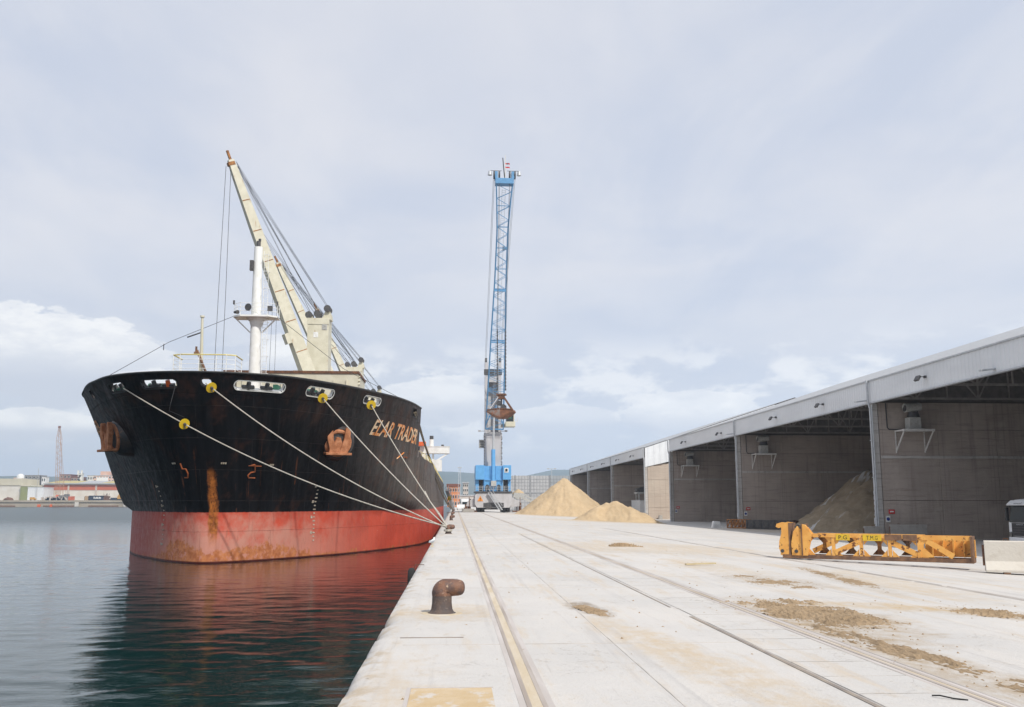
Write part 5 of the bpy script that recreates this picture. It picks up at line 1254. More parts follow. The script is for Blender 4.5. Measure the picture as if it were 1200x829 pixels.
    for k in range(12): P_ = a.lerp(b, k / 11); mb.box(P_.x - .38, P_.x + .38, P_.y - .15, P_.y + .15, P_.z - .03, P_.z + .03)
    mb.build('stairs', 'steel', t, world=True)
    mb = MB(); mb.prism([(-.62, 0), (.62, 0), (0, 1.15)], (cx - 2.9, cy - 6.06, 2.35), (1, 0, 0), (0, 0, 1), (0, 1, 0), .05); hz = mb.build('warning_triangle', 'hazard', t, world=True)
    mb = MB(); mb.prism([(-.05, 0), (.05, 0), (.09, .38), (-.09, .38)], (cx - 2.9, cy - 6.09, 2.68), (1, 0, 0), (0, 0, 1), (0, 1, 0), .025); mb.box(cx - 2.96, cx - 2.84, cy - 6.09, cy - 6.065, 2.5, 2.6); mb.build('warning_symbol', 'black', hz, world=True)
    # tower
    mb = MB()
    mb.box(cx - 1.95, cx + 1.95, cy - 1.9, cy + 1.9, z0 + 5.8, 17.6); mb.build('tower', 'cranegrey', t, world=True, bevel=.06)
    mb = MB(); mb.box(cx - 2.02, cx + 2.02, cy - 2.0, cy + 1.95, 16.4, 17.2); mb.bar((cx - 3.2, cy, 18.0), (cx - 1.9, cy, 18.0), .12); mb.bar((cx + 1.9, cy, 18.0), (cx + 3.2, cy, 18.0), .12); mb.box(cx - 3.3, cx - 2.7, cy - .2, cy + .2, 17.85, 18.2); mb.box(cx + 2.7, cx + 3.3, cy - .2, cy + .2, 17.85, 18.2); mb.build('tower_collar', 'cranegrey', t, world=True)
    mb = MB()
    for k in range(12):
        for s in (-1.9, 1.9): mb.box(cx + s - .1, cx + s + .1, cy - 2.0, cy - 1.8, 10.3 + k * .62, 10.5 + k * .62)
    for k in range(6): mb.box(cx + 1.95, cx + 2.1, cy - 1.2, cy - .9, 10.5 + k * 1.1, 11.1 + k * 1.1)
    mb.build('bolt', 'darksteel', t, world=True)
    mb = MB(); mb.box(cx - 1.85, cx - 1.2, cy - 1.4, cy + 1.8, 17.6, 33.5); mb.box(cx + 1.2, cx + 1.85, cy - 1.4, cy + 1.8, 17.6, 33.5); mb.box(cx - 1.2, cx + 1.2, cy + 1.2, cy + 1.8, 17.6, 29.5); mb.box(cx - 1.2, cx + 1.2, cy - 1.2, cy + 1.7, 29.0, 31.2); mb.build('upper_tower', 'cranegrey', t, world=True)
    mb = MB(); mb.box(cx - 2.1, cx + 2.0, cy - 1.5, cy - 1.4, 30.6, 31.9)
    for s in (-1.6, 1.6): mb.cyl((cx + s - .25, cy, 33.6), (cx + s + .25, cy, 33.6), 1.1, n=20)
    mb.build('tower_head', 'darksteel', t, world=True)
    mb = MB(); mb.box(cx - 3.1, cx - 1.97, cy - .9, cy + .9, 14.2, 16.0); mb.build('control_box', 'fan', t, world=True, bevel=.05)
    mb = MB()
    for k in range(4): mb.box(cx - 2.95, cx - 2.1, cy - .95, cy - .9, 14.4 + k * .38, 14.6 + k * .38)
    mb.build('louvre', 'darksteel', t, world=True)
    # operator's cab
    mb = MB(); mb.box(cx + 2.0, cx + 3.0, cy - 1.0, cy + 1.5, 18.9, 19.6); mb.box(cx + 2.7, cx + 4.9, cy - 3.2, cy, 18.8, 19.9); mb.box(cx + 2.8, cx + 4.6, cy - 3.0, cy, 22.2, 22.5); mb.box(cx + 4.5, cx + 4.7, cy - 3.1, cy, 19.9, 22.3); cb = mb.build('operator_cab', 'cream', t, world=True, bevel=.05)
    mb = MB(); mb.box(cx + 2.85, cx + 4.5, cy - 3.05, cy - .1, 19.9, 22.2); mb.build('cab_glass', 'glass', cb, world=True)
    mb = MB(); mb.box(cx + 3.1, cx + 4.1, cy - 3.1, cy - 3.05, 20.6, 20.9); mb.build('seat_cover', 'green', cb, world=True)
    mb = MB(); mb.tube([(cx + 4.9, cy - 3.2, 19.9), (cx + 5.4, cy - 3.2, 19.9), (cx + 5.4, cy - 3.2, 20.7)], .06, 6); mb.build('cab_rail', 'whitesteel', cb, world=True)
    # luffing cylinder
    mb = MB(); mb.cyl((cx - .05, cy - 5.0, z0 + 1.7), (cx - .05, cy - 4.4, 13.6), .46, n=18); mb.build('luffing_cylinder', 'craneblue', t, smooth=True, world=True)
    mb = MB(); mb.cyl((cx - .05, cy - 4.4, 13.6), (cx + .05, cy - 4.9, 20.6), .24, n=14); mb.build('piston_rod', 'steel', t, smooth=True, world=True)
    mb = MB(); mb.box(cx - .55, cx + .6, cy - 5.6, cy - 4.8, z0 + 1.5, z0 + 2.6); mb.build('cylinder_mount', 'fan', t, world=True)
    # lattice boom: four chords with bracing, narrowing then flaring at the head
    Fp = Vector((cx + .25, cy - 3.0, 18.2)); Tp = Vector((9.85, 190.5, 68.6)); d = (Tp - Fp).normalized(); sd = Vector((1, 0, 0)); sd = (sd - d * sd.dot(d)).normalized(); up = sd.cross(d).normalized()
    def wid(f): 
        for (f0, a0), (f1, a1) in zip(W_[:-1], W_[1:]):
            if f <= f1: return a0 + (a1 - a0) * (f - f0) / (f1 - f0)
        return W_[-1][1]
    W_ = [(0, 1.98), (.35, 1.60), (.62, 1.22), (.82, 1.15), (.93, 1.45), (1.0, 1.72)]
    def dep(f): return .15 + .95 * min(1, f / .12) if f < .88 else 1.1 - .5 * (f - .88) / .12
    def cpt(f, sx, su): return Fp.lerp(Tp, f) + sd * (wid(f) * sx) + up * (dep(f) * su)
    NB = 36; fs = [k / NB for k in range(NB + 1)]
    for sx in (-1, 1):
        for su in (-1, 1):
            mb = MB(); mb.tube([cpt(f, sx, su) for f in fs], .12 if su < 0 else .10, 7); mb.build('boom_chord', 'latticeblue', t, smooth=True, world=True)
    mb = MB()
    for k in range(NB):
        f0, f1 = fs[k], fs[k + 1]; s = 1 if k % 2 else -1
        for su in (-1, 1):
            mb.bar(cpt(f0, s, su), cpt(f1, -s, su), .08)
            if k % 3 == 0: mb.bar(cpt(f0, -1, su), cpt(f0, 1, su), .09)
        for sx in (-1, 1): mb.bar(cpt(f0, sx, s), cpt(f1, sx, -s), .065)
    mb.build('boom_bracing', 'latticeblue', t, world=True)
    for a_, b_, w_ in ((cpt(.37, -1.05, -1), cpt(.37, 1.05, -1), .28), (cpt(.37, -1.05, 1), cpt(.37, 1.05, 1), .28), (cpt(.58, -1.05, -1), cpt(.58, 1.05, -1), .28), (cpt(.58, -1.05, 1), cpt(.58, 1.05, 1), .28),
                       (cpt(.02, -1, 0), cpt(.10, 0, -1), .2), (cpt(.02, 1, 0), cpt(.10, 0, -1), .2), (cpt(.0, -1, 0), cpt(.0, 1, 0), .28)):
        mb = MB(); mb.bar(a_, b_, w_); mb.build('boom_cross_beam', 'latticeblue', t, world=True)
    mb = MB(); 
    for sx in (-.25, .18): mb.bar(cpt(.05, sx, -1.1), cpt(.98, sx, -1.1), .07)
    for k in range(110): f = .05 + k * .0085; mb.bar(cpt(f, -.25, -1.1), cpt(f, .18, -1.1), .04)
    mb.build('boom_ladder', 'steel', t, world=True)
    mb = MB(); mb.obox(cpt(.745, .35, -1.3), sd, up, d, .22, .2, .5); mb.obox(cpt(.745, .8, -1.3), sd, up, d, .3, .1, .2); mb.build('boom_lamp', 'fan', t, world=True)
    # head with sheaves, lamps, mast and flag
    H = Vector((9.85, 190.5, 68.6))
    mb = MB(); mb.box(H.x - 1.95, H.x + 1.95, H.y - 1.0, H.y + 1.0, 68.5, 69.7)
    for s in (-1.75, 1.75): mb.box(H.x + s - .3, H.x + s + .3, H.y - .9, H.y + .9, 69.7, 71.2)
    mb.build('boom_head', 'latticeblue', t, world=True, bevel=.04)
    mb = MB()
    for s in (-2.2, -1.1, 1.1, 2.2): mb.cyl((H.x + s - .16, H.y - .2, 70.6), (H.x + s + .16, H.y - .2, 70.6), .85, n=20)
    for s in (-1, 1): mb.bar((H.x + s * .6, H.y, 71.6), (H.x + s * 3.1, H.y, 71.6), .09)
    mb.tube([(H.x + .1, H.y, 69.7), (H.x - .1, H.y, 71.5), (H.x - .35, H.y, 74.5)], .12, 6)
    mb.build('head_sheave', 'darksteel', t, world=True)
    mb = MB()
    for s in (-1, 1): mb.cyl((H.x + s * 3.1, H.y, 70.6), (H.x + s * 3.1, H.y, 71.5), .48, .30, 14)
    mb.build('head_lamp', 'steel', t, smooth=True, world=True)
    mb = MB(); mb.bar((H.x + .15, H.y - .3, 69.5), (H.x + .15, H.y - .3, 75.0), .09); fl = mb.build('flagpole', 'cream', t, world=True)
    def flag(z, dx, m):
        mb = MB(); mb.grid([[(H.x + .2 + k * .13, H.y - .3 + .10 * math.sin(k * .9), z + j * .30 - .02 * k) for k in range(8)] for j in range(2)]); mb.build('flag', m, fl, world=True)
    flag(73.0, 0, 'red'); flag(72.2, 0, 'red'); mb = MB(); mb.box(H.x + .5, H.x + 1.05, H.y - .36, H.y - .28, 73.0, 73.25); mb.build('flag_patch', 'darksteel', fl, world=True)
    # wires: boom head to tower head, and hoist wires to the grab
    mb = MB()
    for s in (-2.2, 2.2):
        for o_ in (-.12, .12):
            a = Vector((H.x + s + o_, H.y + .5, 70.4)); b = Vector((cx + (s * .75) + o_, cy + .3, 34.4)); mid = a.lerp(b, .5) + Vector((0, 0, -.3)); mb.tube([a, mid, b], .05, 5)
    GX, GY = 9.25, 189.7
    mb.build('luffing_wire', 'steel', t, world=True)
    mb = MB()
    for s in (-.85, .85):
        for o_ in (-.08, .08): mb.tube([(H.x + s * 1.3 + o_, H.y - .9, 69.8), (GX + s + o_, GY, 37)], .035, 5)
    mb.build('hoist_wire', 'wire', t, world=True)
    mb = MB()
    for s in (-.85, .85):
        z = 24.6
        while z < 37: mb.obox((GX + s, GY, z + .18), (1, 0, 0), (0, 0, 1), (0, 1, 0), .09 if int(z / .37) % 2 else .15, .20, .12 if int(z / .37) % 2 else .06); z += .37
    mb.build('hoist_chain', 'darksteel', t, world=True)
    # clamshell grab
    gr = thing('clamshell_grab', 'rusty clamshell grab hanging open-armed from the blue harbour crane', 'grab', (GX, GY, 18.8), rad(-14)); 
    mb = MB(); mb.box(-.95, .95, -.7, .7, 4.75, 5.1); mb.box(-.6, .6, -.6, .6, 4.0, 4.75); mb.build('head_block', 'rusty', gr)
    mb = MB(); mb.cyl((-.45, -.5, 3.2), (-.45, .5, 3.2), .5, n=14); mb.cyl((.45, -.5, 2.4), (.45, .5, 2.4), .55, n=14); mb.bar((0, 0, 1.4), (0, 0, 4.2), .3); mb.build('tackle', 'darksteel', gr)
    for s in (-1, 1):
        mb = MB()
        for y in (-1.0, 1.0): mb.bar((s * .55, y * .55, 4.4), (s * 2.3, y, 1.75), .30, .2)
        mb.build('arm', 'rusty' if s > 0 else 'cranegrey', gr)
        mb = MB(); prof = [(0, 0.0), (s * .9, .12), (s * 1.8, .55), (s * 2.75, 1.35), (s * 2.6, 1.75), (s * 1.3, 2.0), (0, 2.05)]
        rows = [[(x, y, z) for x, z in prof] for y in (-1.5, 1.5)]
        mb.prism(prof, (0, -1.5, 0), (1, 0, 0), (0, 0, 1), (0, 1, 0), 3.0); sh = mb.build('shell', 'grabrust' if s > 0 else 'grabgrey', gr, bevel=.03)
        mb = MB(); mb.bar((s * .05, -1.56, .05), (s * 2.75, -1.56, 1.4), .1, .28); mb.bar((s * .1, -1.56, 2.0), (s * 2.65, -1.56, 1.75), .1, .2); mb.build('shell_rib', 'rusty', sh)
M['grabrust'] = mat('grab_rust', (.25, .105, .05), (.16, .07, .04), 1.5, rough=.8, bump=.02, bsc=10)
M['grabgrey'] = mat('grab_worn', (.24, .20, .18), (.19, .13, .10), 1.5, rough=.65, rust=((.26, .10, .05), 1.6, (1, 1, 1), .5, .62))
harbour_crane()
# wheel loader whose raised bucket shows beside the tall pile
t = thing('wheel_loader', 'wheel loader raising a bucket of sand behind the tall pile', 'loader', (19.5, 214, gz(19.5)))
mb = MB(); mb.prism([(-1.5, -.3), (-.5, -1.0), (.9, -.9), (1.3, .2), (1.0, .35), (-1.2, .5)], (-5.0, -1.6, 4.2), (1, 0, 0), (0, 0, 1), (0, 1, 0), 3.2); mb.build('bucket', 'fan', t)
mb = MB(); mb.lathe([(1.5, 0), (1.1, .5), (.5, .9), (.05, 1.15)], (-5.2, 0, 4.4), 16); mb.build('bucket_load', 'sandpile', t)
for y in (-.9, .9):
    mb = MB(); mb.bar((-4.2, y, 3.5), (-2.2, y, 2.7), .3, .5); mb.bar((-2.2, y, 2.7), (0, y, 2.2), .35, .6); mb.bar((-3.6, y, 4.2), (-1.8, y, 3.2), .2, .25); mb.build('lift_arm', 'fan', t)
mb = MB(); mb.box(-.5, 4.2, -1.2, 1.2, .9, 2.3); mb.build('chassis', 'yellow', t, bevel=.1)
mb = MB(); mb.box(.2, 1.9, -.9, .9, 2.3, 3.6); cb_ = mb.build('cab', 'glass', t); mb = MB(); mb.box(.1, 2.0, -1, 1, 3.6, 3.75); mb.build('cab_roof', 'yellow', cb_)
for x in (0, 3.2):
    for s in (-1, 1): w_ = MB(); w_.cyl((x, s * 1.3, .8), (x, s * .8, .8), .8, n=20); w_.build('wheel', 'rubber', t)

# ================================================================= BEYOND THE CRANE
M['grid'] = mat('grid_steel', (.30, .31, .32), rough=.6)
M['gridpanel'] = mat('pale_panel', (.42, .42, .42), (.37, .37, .375), .5, rough=.7, vec='pos')
M['gridpanel2'] = mat('grey_panel', (.32, .345, .36), (.29, .31, .325), .5, rough=.7, vec='pos')
def grid_wall():
    t = thing('panel_wall', 'tall grey wall of gridded panels behind the harbour crane and sand', 'wall', (29.5, 330, -.9)); R0 = Vector(ROOT[t.name])
    xs = [18.6, 20.9, 26.2, 33.2, 41.2, 48]
    for i in range(5):
        mb = MB(); mb.box(xs[i] + .12, xs[i + 1] - .12, 330, 330.4, -.9, 5.2); mb.box(xs[i] + .12, xs[i + 1] - .12, 330, 330.4, 5.5, 11.4); p_ = mb.build('panel', 'gridpanel2' if i == 3 else 'gridpanel', t, world=True)
        mb = MB(); x = xs[i] + .3
        while x < xs[i + 1] - .2: mb.box(x - .05, x + .05, 329.9, 330, -.9, 11.4); x += 1.05
        z = -.2
        while z < 11.3: mb.box(xs[i] + .12, xs[i + 1] - .12, 329.93, 330, z - .05, z + .05); z += 1.15
        tag(mb.build('panel_grid', 'grid', p_, world=True), kind='stuff')
    for x in xs:
        mb = MB(); mb.box(x - .14, x + .14, 329.8, 330.5, -.9, 11.55); mb.build('post', 'grid', t, world=True)
    mb = MB(); mb.box(18.6, 48, 329.85, 330.4, 5.2, 5.5); mb.build('rail', 'grid', t, world=True)
grid_wall()
t = thing('street_lamp', 'twin-armed lamp post rising behind the panel wall', 'street lamp', (35.3, 345, -.9))
mb = MB(); mb.cyl((0, 0, 0), (0, 0, 15.2), .14, .08, 8); mb.build('post', 'steel', t)
mb = MB(); mb.box(-1.5, 1.5, -.1, .1, 15.1, 15.25); mb.box(-1.7, -.9, -.25, .25, 15.15, 15.4); mb.box(.9, 1.7, -.25, .25, 15.15, 15.4); mb.build('lamp_head', 'fan', t)
def block(name, label, cat, x0, x1, y0, y1, z0, z1, m, rows=0, cols=0, roof=None, win='glass', rh=.6, ov=.4, group=None):
    if y0 >= 1100: k = y0 / 1000; x0 *= k; x1 *= k; z1 = 2 + (z1 - 2) * k
    # a building: walls, roof with overhang, and window openings as frames with panes
    t = thing(name, label, cat, ((x0 + x1) / 2, y0, z0), 0, group)
    mb = MB(); mb.box(x0, x1, y0, y1, z0, z1); mb.build('wall', m, t, world=True)
    mb = MB(); mb.box(x0 - ov, x1 + ov, y0 - ov, y1 + ov, z1, z1 + rh); mb.build('roof', roof or 'roof', t, world=True)
    if rows:
        W_ = (x1 - x0) / cols; H_ = (z1 - z0) / rows
        for i in range(cols):
            for j in range(rows):
                a = x0 + (i + .25) * W_; b = z0 + (j + .3) * H_
                fw = MB(); mb = MB(); fw.box(a - .06 * W_, a + .56 * W_, y0 - .12, y0, b - .05 * H_, b + .5 * H_); mb.box(a, a + .5 * W_, y0 - .18, y0 - .10, b, b + .45 * H_)
                f = fw.build('window', 'signwhite', t, world=True); mb.build('pane', win, f, world=True)
    return t
M['terracotta'] = mat('terracotta_wall', (.60, .23, .09), (.54, .20, .08), .5, rough=.8)
M['roofbrown'] = mat('brown_roof', (.20, .07, .045), (.15, .06, .04), 1, rough=.8)
M['palewall'] = mat('pale_wall', (.55, .48, .42), (.48, .42, .37), .3, rough=.8)
M['pinkwall'] = mat('pink_wall', (.60, .36, .27), (.62, .44, .36), .3, rough=.8)
M['beigewall'] = mat('beige_wall', (.58, .54, .42), (.52, .48, .37), .1, rough=.8)
M['redband'] = mat('red_band', (.52, .13, .06), (.46, .12, .06), .2, rough=.8)
M['farwhite'] = mat('far_white', (.66, .63, .57), (.58, .54, .47), .12, rough=.8)
M['yellowroof'] = mat('yellow_roof', (.50, .42, .16), (.42, .36, .16), .2, rough=.8)
M['oliveshed'] = mat('olive_door', (.26, .28, .12), (.2, .22, .1), .3, (1, 1, .1), rough=.8)
M['brown'] = mat('brown_wall', (.20, .09, .07), (.25, .14, .11), .4, rough=.8)
M['darkbuild'] = mat('dark_building', (.11, .10, .10), (.2, .19, .18), .5, rough=.8)
t = block('orange_building', 'orange building with brown roof beyond the ship and gangway', 'building', -3.6, 2.2, 450, 462, 0, 9.6, 'terracotta', 3, 5, 'roofbrown', rh=1.3)
block('pale_tower', 'pale apartment block right of the orange building', 'building', 4.2, 7.0, 500, 510, 0, 12.2, 'palewall', 5, 3)
block('low_building', 'low pale building behind the white lorry left of the harbour crane', 'building', 1.8, 12, 480, 492, 0, 5.4, 'palewall', 1, 6)
def lattice_mast(label, x, y, z0, h, w, m, name='lattice_mast'):
    t = thing(name, label, 'mast', (x, y, z0)); mb = MB()
    for a in (-1, 1):
        for b in (-1, 1): mb.bar((a * w, b * w, 0), (a * w * .45, b * w * .45, h), w * .22)
    mb.build('leg', m, t); mb = MB(); n = int(h / (w * 2))
    for k in range(n):
        z = k * h / n; z2 = (k + 1) * h / n; f0 = 1 - .55 * k / n; f1 = 1 - .55 * (k + 1) / n; s = 1 if k % 2 else -1
        mb.bar((-s * w * f0, -w * f0, z), (s * w * f1, -w * f1, z2), w * .13); mb.bar((-s * w * f0, w * f0, z), (s * w * f1, w * f1, z2), w * .13)
    mb.build('lattice', m, t); mb = MB(); mb.box(-w * 1.2, w * 1.2, -w, w, h, h + w * .5); mb.build('lamp_rack', m, t); return t
lattice_mast('grey lattice lighting mast beyond the orange building', 2.0, 420, 0, 17.3, .75, 'steel')
t = thing('lorry', 'small white lorry parked left of the harbour crane', 'lorry', (3.3, 300, 0))
mb = MB(); mb.box(-1.2, 1.3, 0, 6, .9, 3.2); mb.build('box_body', 'truckwhite', t); mb = MB(); mb.box(-1.1, 1.1, -1.8, -.1, .6, 2.5); c_ = mb.build('cab', 'truckwhite', t, bevel=.1); mb = MB(); mb.box(-.95, .95, -1.84, -1.8, 1.5, 2.3); mb.build('windscreen', 'glass', c_)
for y in (-1, 4): 
    for s in (-1, 1): w_ = MB(); w_.cyl((s * 1.1, y, .45), (s * .8, y, .45), .45, n=14); w_.build('wheel', 'rubber', t)
t = thing('car', 'small pale car parked on the quay beyond the gangway', 'car', (1.5, 278, 0))
mb = MB(); mb.prism([(-2, .35), (2, .35), (2.05, .8), (1.2, .95), (.6, 1.45), (-1.2, 1.45), (-1.95, .95)], (-.85, 2, 0), (0, -1, 0), (0, 0, 1), (1, 0, 0), 1.7); b_ = mb.build('body', 'truckwhite', t, bevel=.05)
mb = MB(); mb.prism([(1.1, .98), (.62, 1.40), (.56, 1.40), (1.0, .98)], (-.75, 2, 0), (0, -1, 0), (0, 0, 1), (1, 0, 0), 1.5); mb.build('windscreen', 'glass', b_)
for y in (.8, 3.3):
    for s in (-1, 1): w_ = MB(); w_.cyl((s * .85, y, .33), (s * .65, y, .33), .33, n=14); w_.build('wheel', 'rubber', t)
t = thing('scrap_skid', 'rust-coloured pile of gear on the quay left of the harbour crane', 'gear', (3.0, 236, 0))
mb = MB(); mb.box(-.9, .9, 0, 1.6, 0, .5); mb.box(-.5, .3, .2, 1.2, .5, 1.6); mb.bar((-.8, .3, .4), (.6, .5, 2.1), .2); mb.build('frame', 'rusty', t)
mb = MB(); mb.cyl((.5, .8, .5), (.5, .8, 1.4), .4, n=12); mb.build('drum', 'green', t)

# ================================================================= THE FAR QUAY ACROSS THE WATER
M['farstone'] = mat('far_quay_stone', (.42, .36, .28), (.34, .29, .22), .06, (1, 1, 3), rough=.9, vec='pos')
FQ = 4.5
mb = MB(); mb.box(-2400, -60, 1000, 4200, -8, FQ); mb.box(-2400, -60, 999, 1000, 2.6, FQ + .15); struct(mb.build('far_quay', 'farstone'))
mb = MB()
for x0, x1 in ((-480, -448), (-420, -385), (-375, -345)): mb.box(x0, x1, 998.6, 999.9, -2.4, -.6)
struct(mb.build('quay_footing', 'beamdark'))
for x, m, l, w in ((-424, 'orange', 'orange float at the foot of the far quay, left one', 3.2), (-412, 'orange', 'orange float at the foot of the far quay, right one', 2.4), (-386.5, 'farwhite', 'white pad on the far quay wall below the tan container', 4), (-337.5, 'farwhite', 'white pad on the far quay wall close to the ship', 4)):
    mb = MB(); mb.box(x - w / 2, x + w / 2, 997.8, 998.9, -2.4 + (.4 if m != 'orange' else 0), .4 if m == 'orange' else 2.5); tag(mb.build('quay_fender', m, bevel=.3), l, 'fender')
block('cream_building', 'cream harbour building at the far left with a white dome on top', 'building', -485, -452.5, 1020, 1060, FQ, 20, 'farwhite', 0, 0, 'beigewall', rh=7, ov=.8)
t = thing('white_dome', 'white domed plant housing on the roof of the cream building', 'dome', (-458.5, 1030, 27)); mb = MB(); mb.lathe([(3.6, 0), (3.6, 2.6), (3.0, 4.2), (1.6, 5.2), (.1, 5.5)], n=16); mb.build('dome', 'signwhite', t, smooth=True); mb = MB(); mb.box(-4.2, 4.2, -3.7, 3.7, -.05, .5); mb.build('base', 'palewall', t)
block('olive_shed', 'olive green shed door between the cream building and the ribbed white shed', 'building', -451.5, -441, 1016, 1060, FQ, 19, 'oliveshed', 0, 0, 'beigewall', rh=1.5)
t = block('white_shed', 'ribbed pale shed in front of the red-banded warehouse', 'building', -443.5, -427.5, 1015, 1040, FQ, 17.8, 'cladwhite', 0, 0, 'cladwhite', rh=.4)
mb = MB()
for k in range(14): mb.box(-443 + k * 1.15, -442.6 + k * 1.15, 1014.7, 1015, FQ, 17.8)
mb.build('rib', 'clad', t, world=True)
def warehouse():
    t = thing('warehouse', 'long pale warehouse with a red band across the water', 'warehouse', (-380, 1045, FQ)); x0, x1 = -440, -300
    mb = MB(); mb.box(x0, x1, 1045, 1100, FQ, 22.4); mb.build('wall', 'farwhite', t, world=True)
    mb = MB(); mb.box(x0, x1, 1044.6, 1045, 15.6, 20.8); mb.build('red_band', 'redband', t, world=True)
    for k in range(6):
        x = x0 + 26 + k * 29; mb = MB(); mb.box(x - .9, x + .9, 1044, 1045, FQ, 22.4); mb.build('column', 'palewall', t, world=True)
    for i, (a, b, m) in enumerate(((-440, -407, 'yellowroof'), (-407, -382, 'roof'), (-382, -300, 'yellowroof'))):
        mb = MB(); mb.prism([(-1, 22.4), (40, 26.2), (80, 22.4)], (a, 1043, 0), (0, 1, 0), (0, 0, 1), (1, 0, 0), b - a); mb.build('roof', m, t, world=True)
    mb = MB(); mb.box(x0, x1, 1042, 1043.5, 21.9, 23.0); mb.build('eaves', 'roof', t, world=True)
warehouse()
block('dark_building', 'dark grey building with a flat roof left of the crawler crane', 'building', -441, -426, 1180, 1200, FQ, 29.8, 'darkbuild', 6, 4)
block('white_block', 'small white block right of the dark flat-roofed building', 'building', -424, -420, 1180, 1190, FQ, 28.2, 'signwhite', 4, 2)
block('pink_house', 'low pink house left of the dark flat-roofed building', 'building', -452, -446, 1190, 1200, FQ, 27.5, 'pinkwall', 4, 2)
block('brown_building', 'reddish brown stepped building behind the crawler crane', 'building', -406, -395, 1120, 1140, FQ, 30.5, 'brown', 6, 3, 'roofbrown')
block('brown_building', 'lower reddish brown wing right of the stepped building', 'building', -394.5, -386, 1120, 1140, FQ, 28.0, 'brown', 5, 3, 'roofbrown')
t = block('white_tower', 'slim white tower rising over the warehouse roof', 'tower', -388, -384, 1120, 1126, FQ, 31.5, 'signwhite', 6, 1)
mb = MB(); mb.box(-435, -433.4, 1119, 1121, 34, 39); mb.box(-431, -429.6, 1119, 1121, 34, 39); mb.build('chimney', 'signwhite', t, world=True)
block('white_house', 'white house between the slim tower and the pink block', 'building', -378, -371, 1130, 1145, FQ, 29.5, 'signwhite', 5, 3)
t = block('pink_block', 'pink and white apartment block above the warehouse roof', 'building', -372, -351, 1120, 1150, FQ, 29.6, 'pinkwall', 7, 7)
mb = MB(); mb.box(-410, -399, 1122, 1140, 33, 38); mb.build('roof_storey', 'pinkwall', t, world=True); mb = MB(); mb.box(-413, -400, 1119, 1120, 25, 31); mb.build('balcony', 'signwhite', t, world=True)
lattice_mast('thin pole with aerials in front of the warehouse', -432, 1010, FQ, 33, .35, 'fan', 'aerial_pole')
def crawler():
    t = thing('crawler_crane', 'orange crawler crane with a tall upright lattice boom on the far quay', 'crane', (-407.5, 1010, FQ))
    mb = MB()
    for s in (-3, 3): mb.prism([(-6, .3), (-5.4, 0), (5.4, 0), (6, .3), (6, 1.6), (5.4, 2), (-5.4, 2), (-6, 1.6)], (0, s - .8, 0), (1, 0, 0), (0, 0, 1), (0, 1, 0), 1.6)
    mb.build('track', 'rubber', t)
    mb = MB(); mb.box(-4, 7, -2.5, 2.5, 2.1, 5.2); mb.box(4, 8, -2.6, 2.6, 2.3, 6.4); mb.build('house', 'darkbuild', t); mb = MB(); mb.box(-4.2, -1.6, -2.6, -.8, 2.2, 5.5); mb.build('cab', 'orange', t)
    mb = MB(); w = 2.0
    def bp(z, a, b): f = 1.0 if z < 60 else 1 - .7 * (z - 60) / 11; return (-3 + a * w * f - z * .05, b * w * f, 4 + z)
    for a in (-1, 1):
        for b in (-1, 1): mb.tube([bp(0, a * .3, b * .3), bp(4, a, b), bp(60, a, b), bp(71, a, b)], .22, 5)
    mb.build('boom_chord', 'boomorange', t); mb = MB()
    for k in range(22):
        z0, z1 = 3 + k * 3, 6 + k * 3; s = 1 if k % 2 else -1
        mb.bar(bp(z0, s, -1), bp(z1, -s, -1), .2); mb.bar(bp(z0, s, 1), bp(z1, -s, 1), .2)
    mb.build('boom_bracing', 'boomorange', t)
    mb = MB(); mb.bar((5, 0, 5), bp(71, 0, 0), .16); mb.bar((2, 0, 5), (1.2, 0, 22), .5); mb.bar((1.2, 0, 22), bp(71, 0, 0), .16); mb.build('backstay', 'boomorange', t)
    mb = MB(); mb.obox((-6.6, 0, 76), (1, 0, 0), (0, 0, 1), (0, 1, 0), 1.2, 1, .8); mb.build('boom_tip', 'brown', t)
M['boomorange'] = mat('boom_orange', (.46, .27, .17), (.38, .22, .13), .5, rough=.7)
crawler()
def container(label, x0, x1, z1, m, extra=None, y=1004):
    t = thing('shipping_container', label, 'container', ((x0 + x1) / 2, y, FQ), 0, 'containers on the far quay')
    mb = MB(); mb.box(x0, x1, y, y + 3, FQ + .1, z1); b_ = mb.build('shell', m, t, world=True)
    mb = MB(); n = int((x1 - x0) / .9)
    for k in range(n): mb.box(x0 + .2 + k * .9, x0 + .55 + k * .9, y - .12, y, FQ + .4, z1 - .3)
    mb.build('corrugation', m, b_, world=True)
    return t, b_
M['navy'] = mat('navy_container', (.025, .035, .06), rough=.6); M['tan'] = mat('tan_container', (.46, .32, .18), rough=.7)
container('red container with white marks at the foot of the crawler crane', -397.5, -391, 8.6, 'redband')
container('white container right of the red one', -391, -381.6, 8.6, 'farwhite'); container('tan container right of the white one', -381, -377.8, 9.0, 'tan')
t, b_ = container('dark navy container with pale lettering on its side', -377, -362.3, 9.4, 'navy')
mb = MB()
for k, (w, h) in enumerate(((.9, 2.2), (.9, 1.5), (1.2, 2.2), (.9, 1.6), (1.1, 2.1), (.9, 1.6))): mb.box(-372 + k * 1.3, -372 + k * 1.3 + w, 1003.8, 1003.87, 6.2, 6.2 + h * .9)
mb.build('lettering_band', 'signwhite', b_, world=True)
container('dark low container left of the yellow excavator', -355, -345.5, 7.2, 'navy')
t = thing('machine_heap', 'grey-brown heap of machinery right of the navy container', 'machinery', (-359, 1004, FQ)); mb = MB()
for k in range(14): x = random.uniform(-2.8, 2.8); z = random.uniform(0, 4); mb.box(x - .9, x + .9, random.uniform(-1, 0), 1.5, max(0, z - .4), z + 1.4)
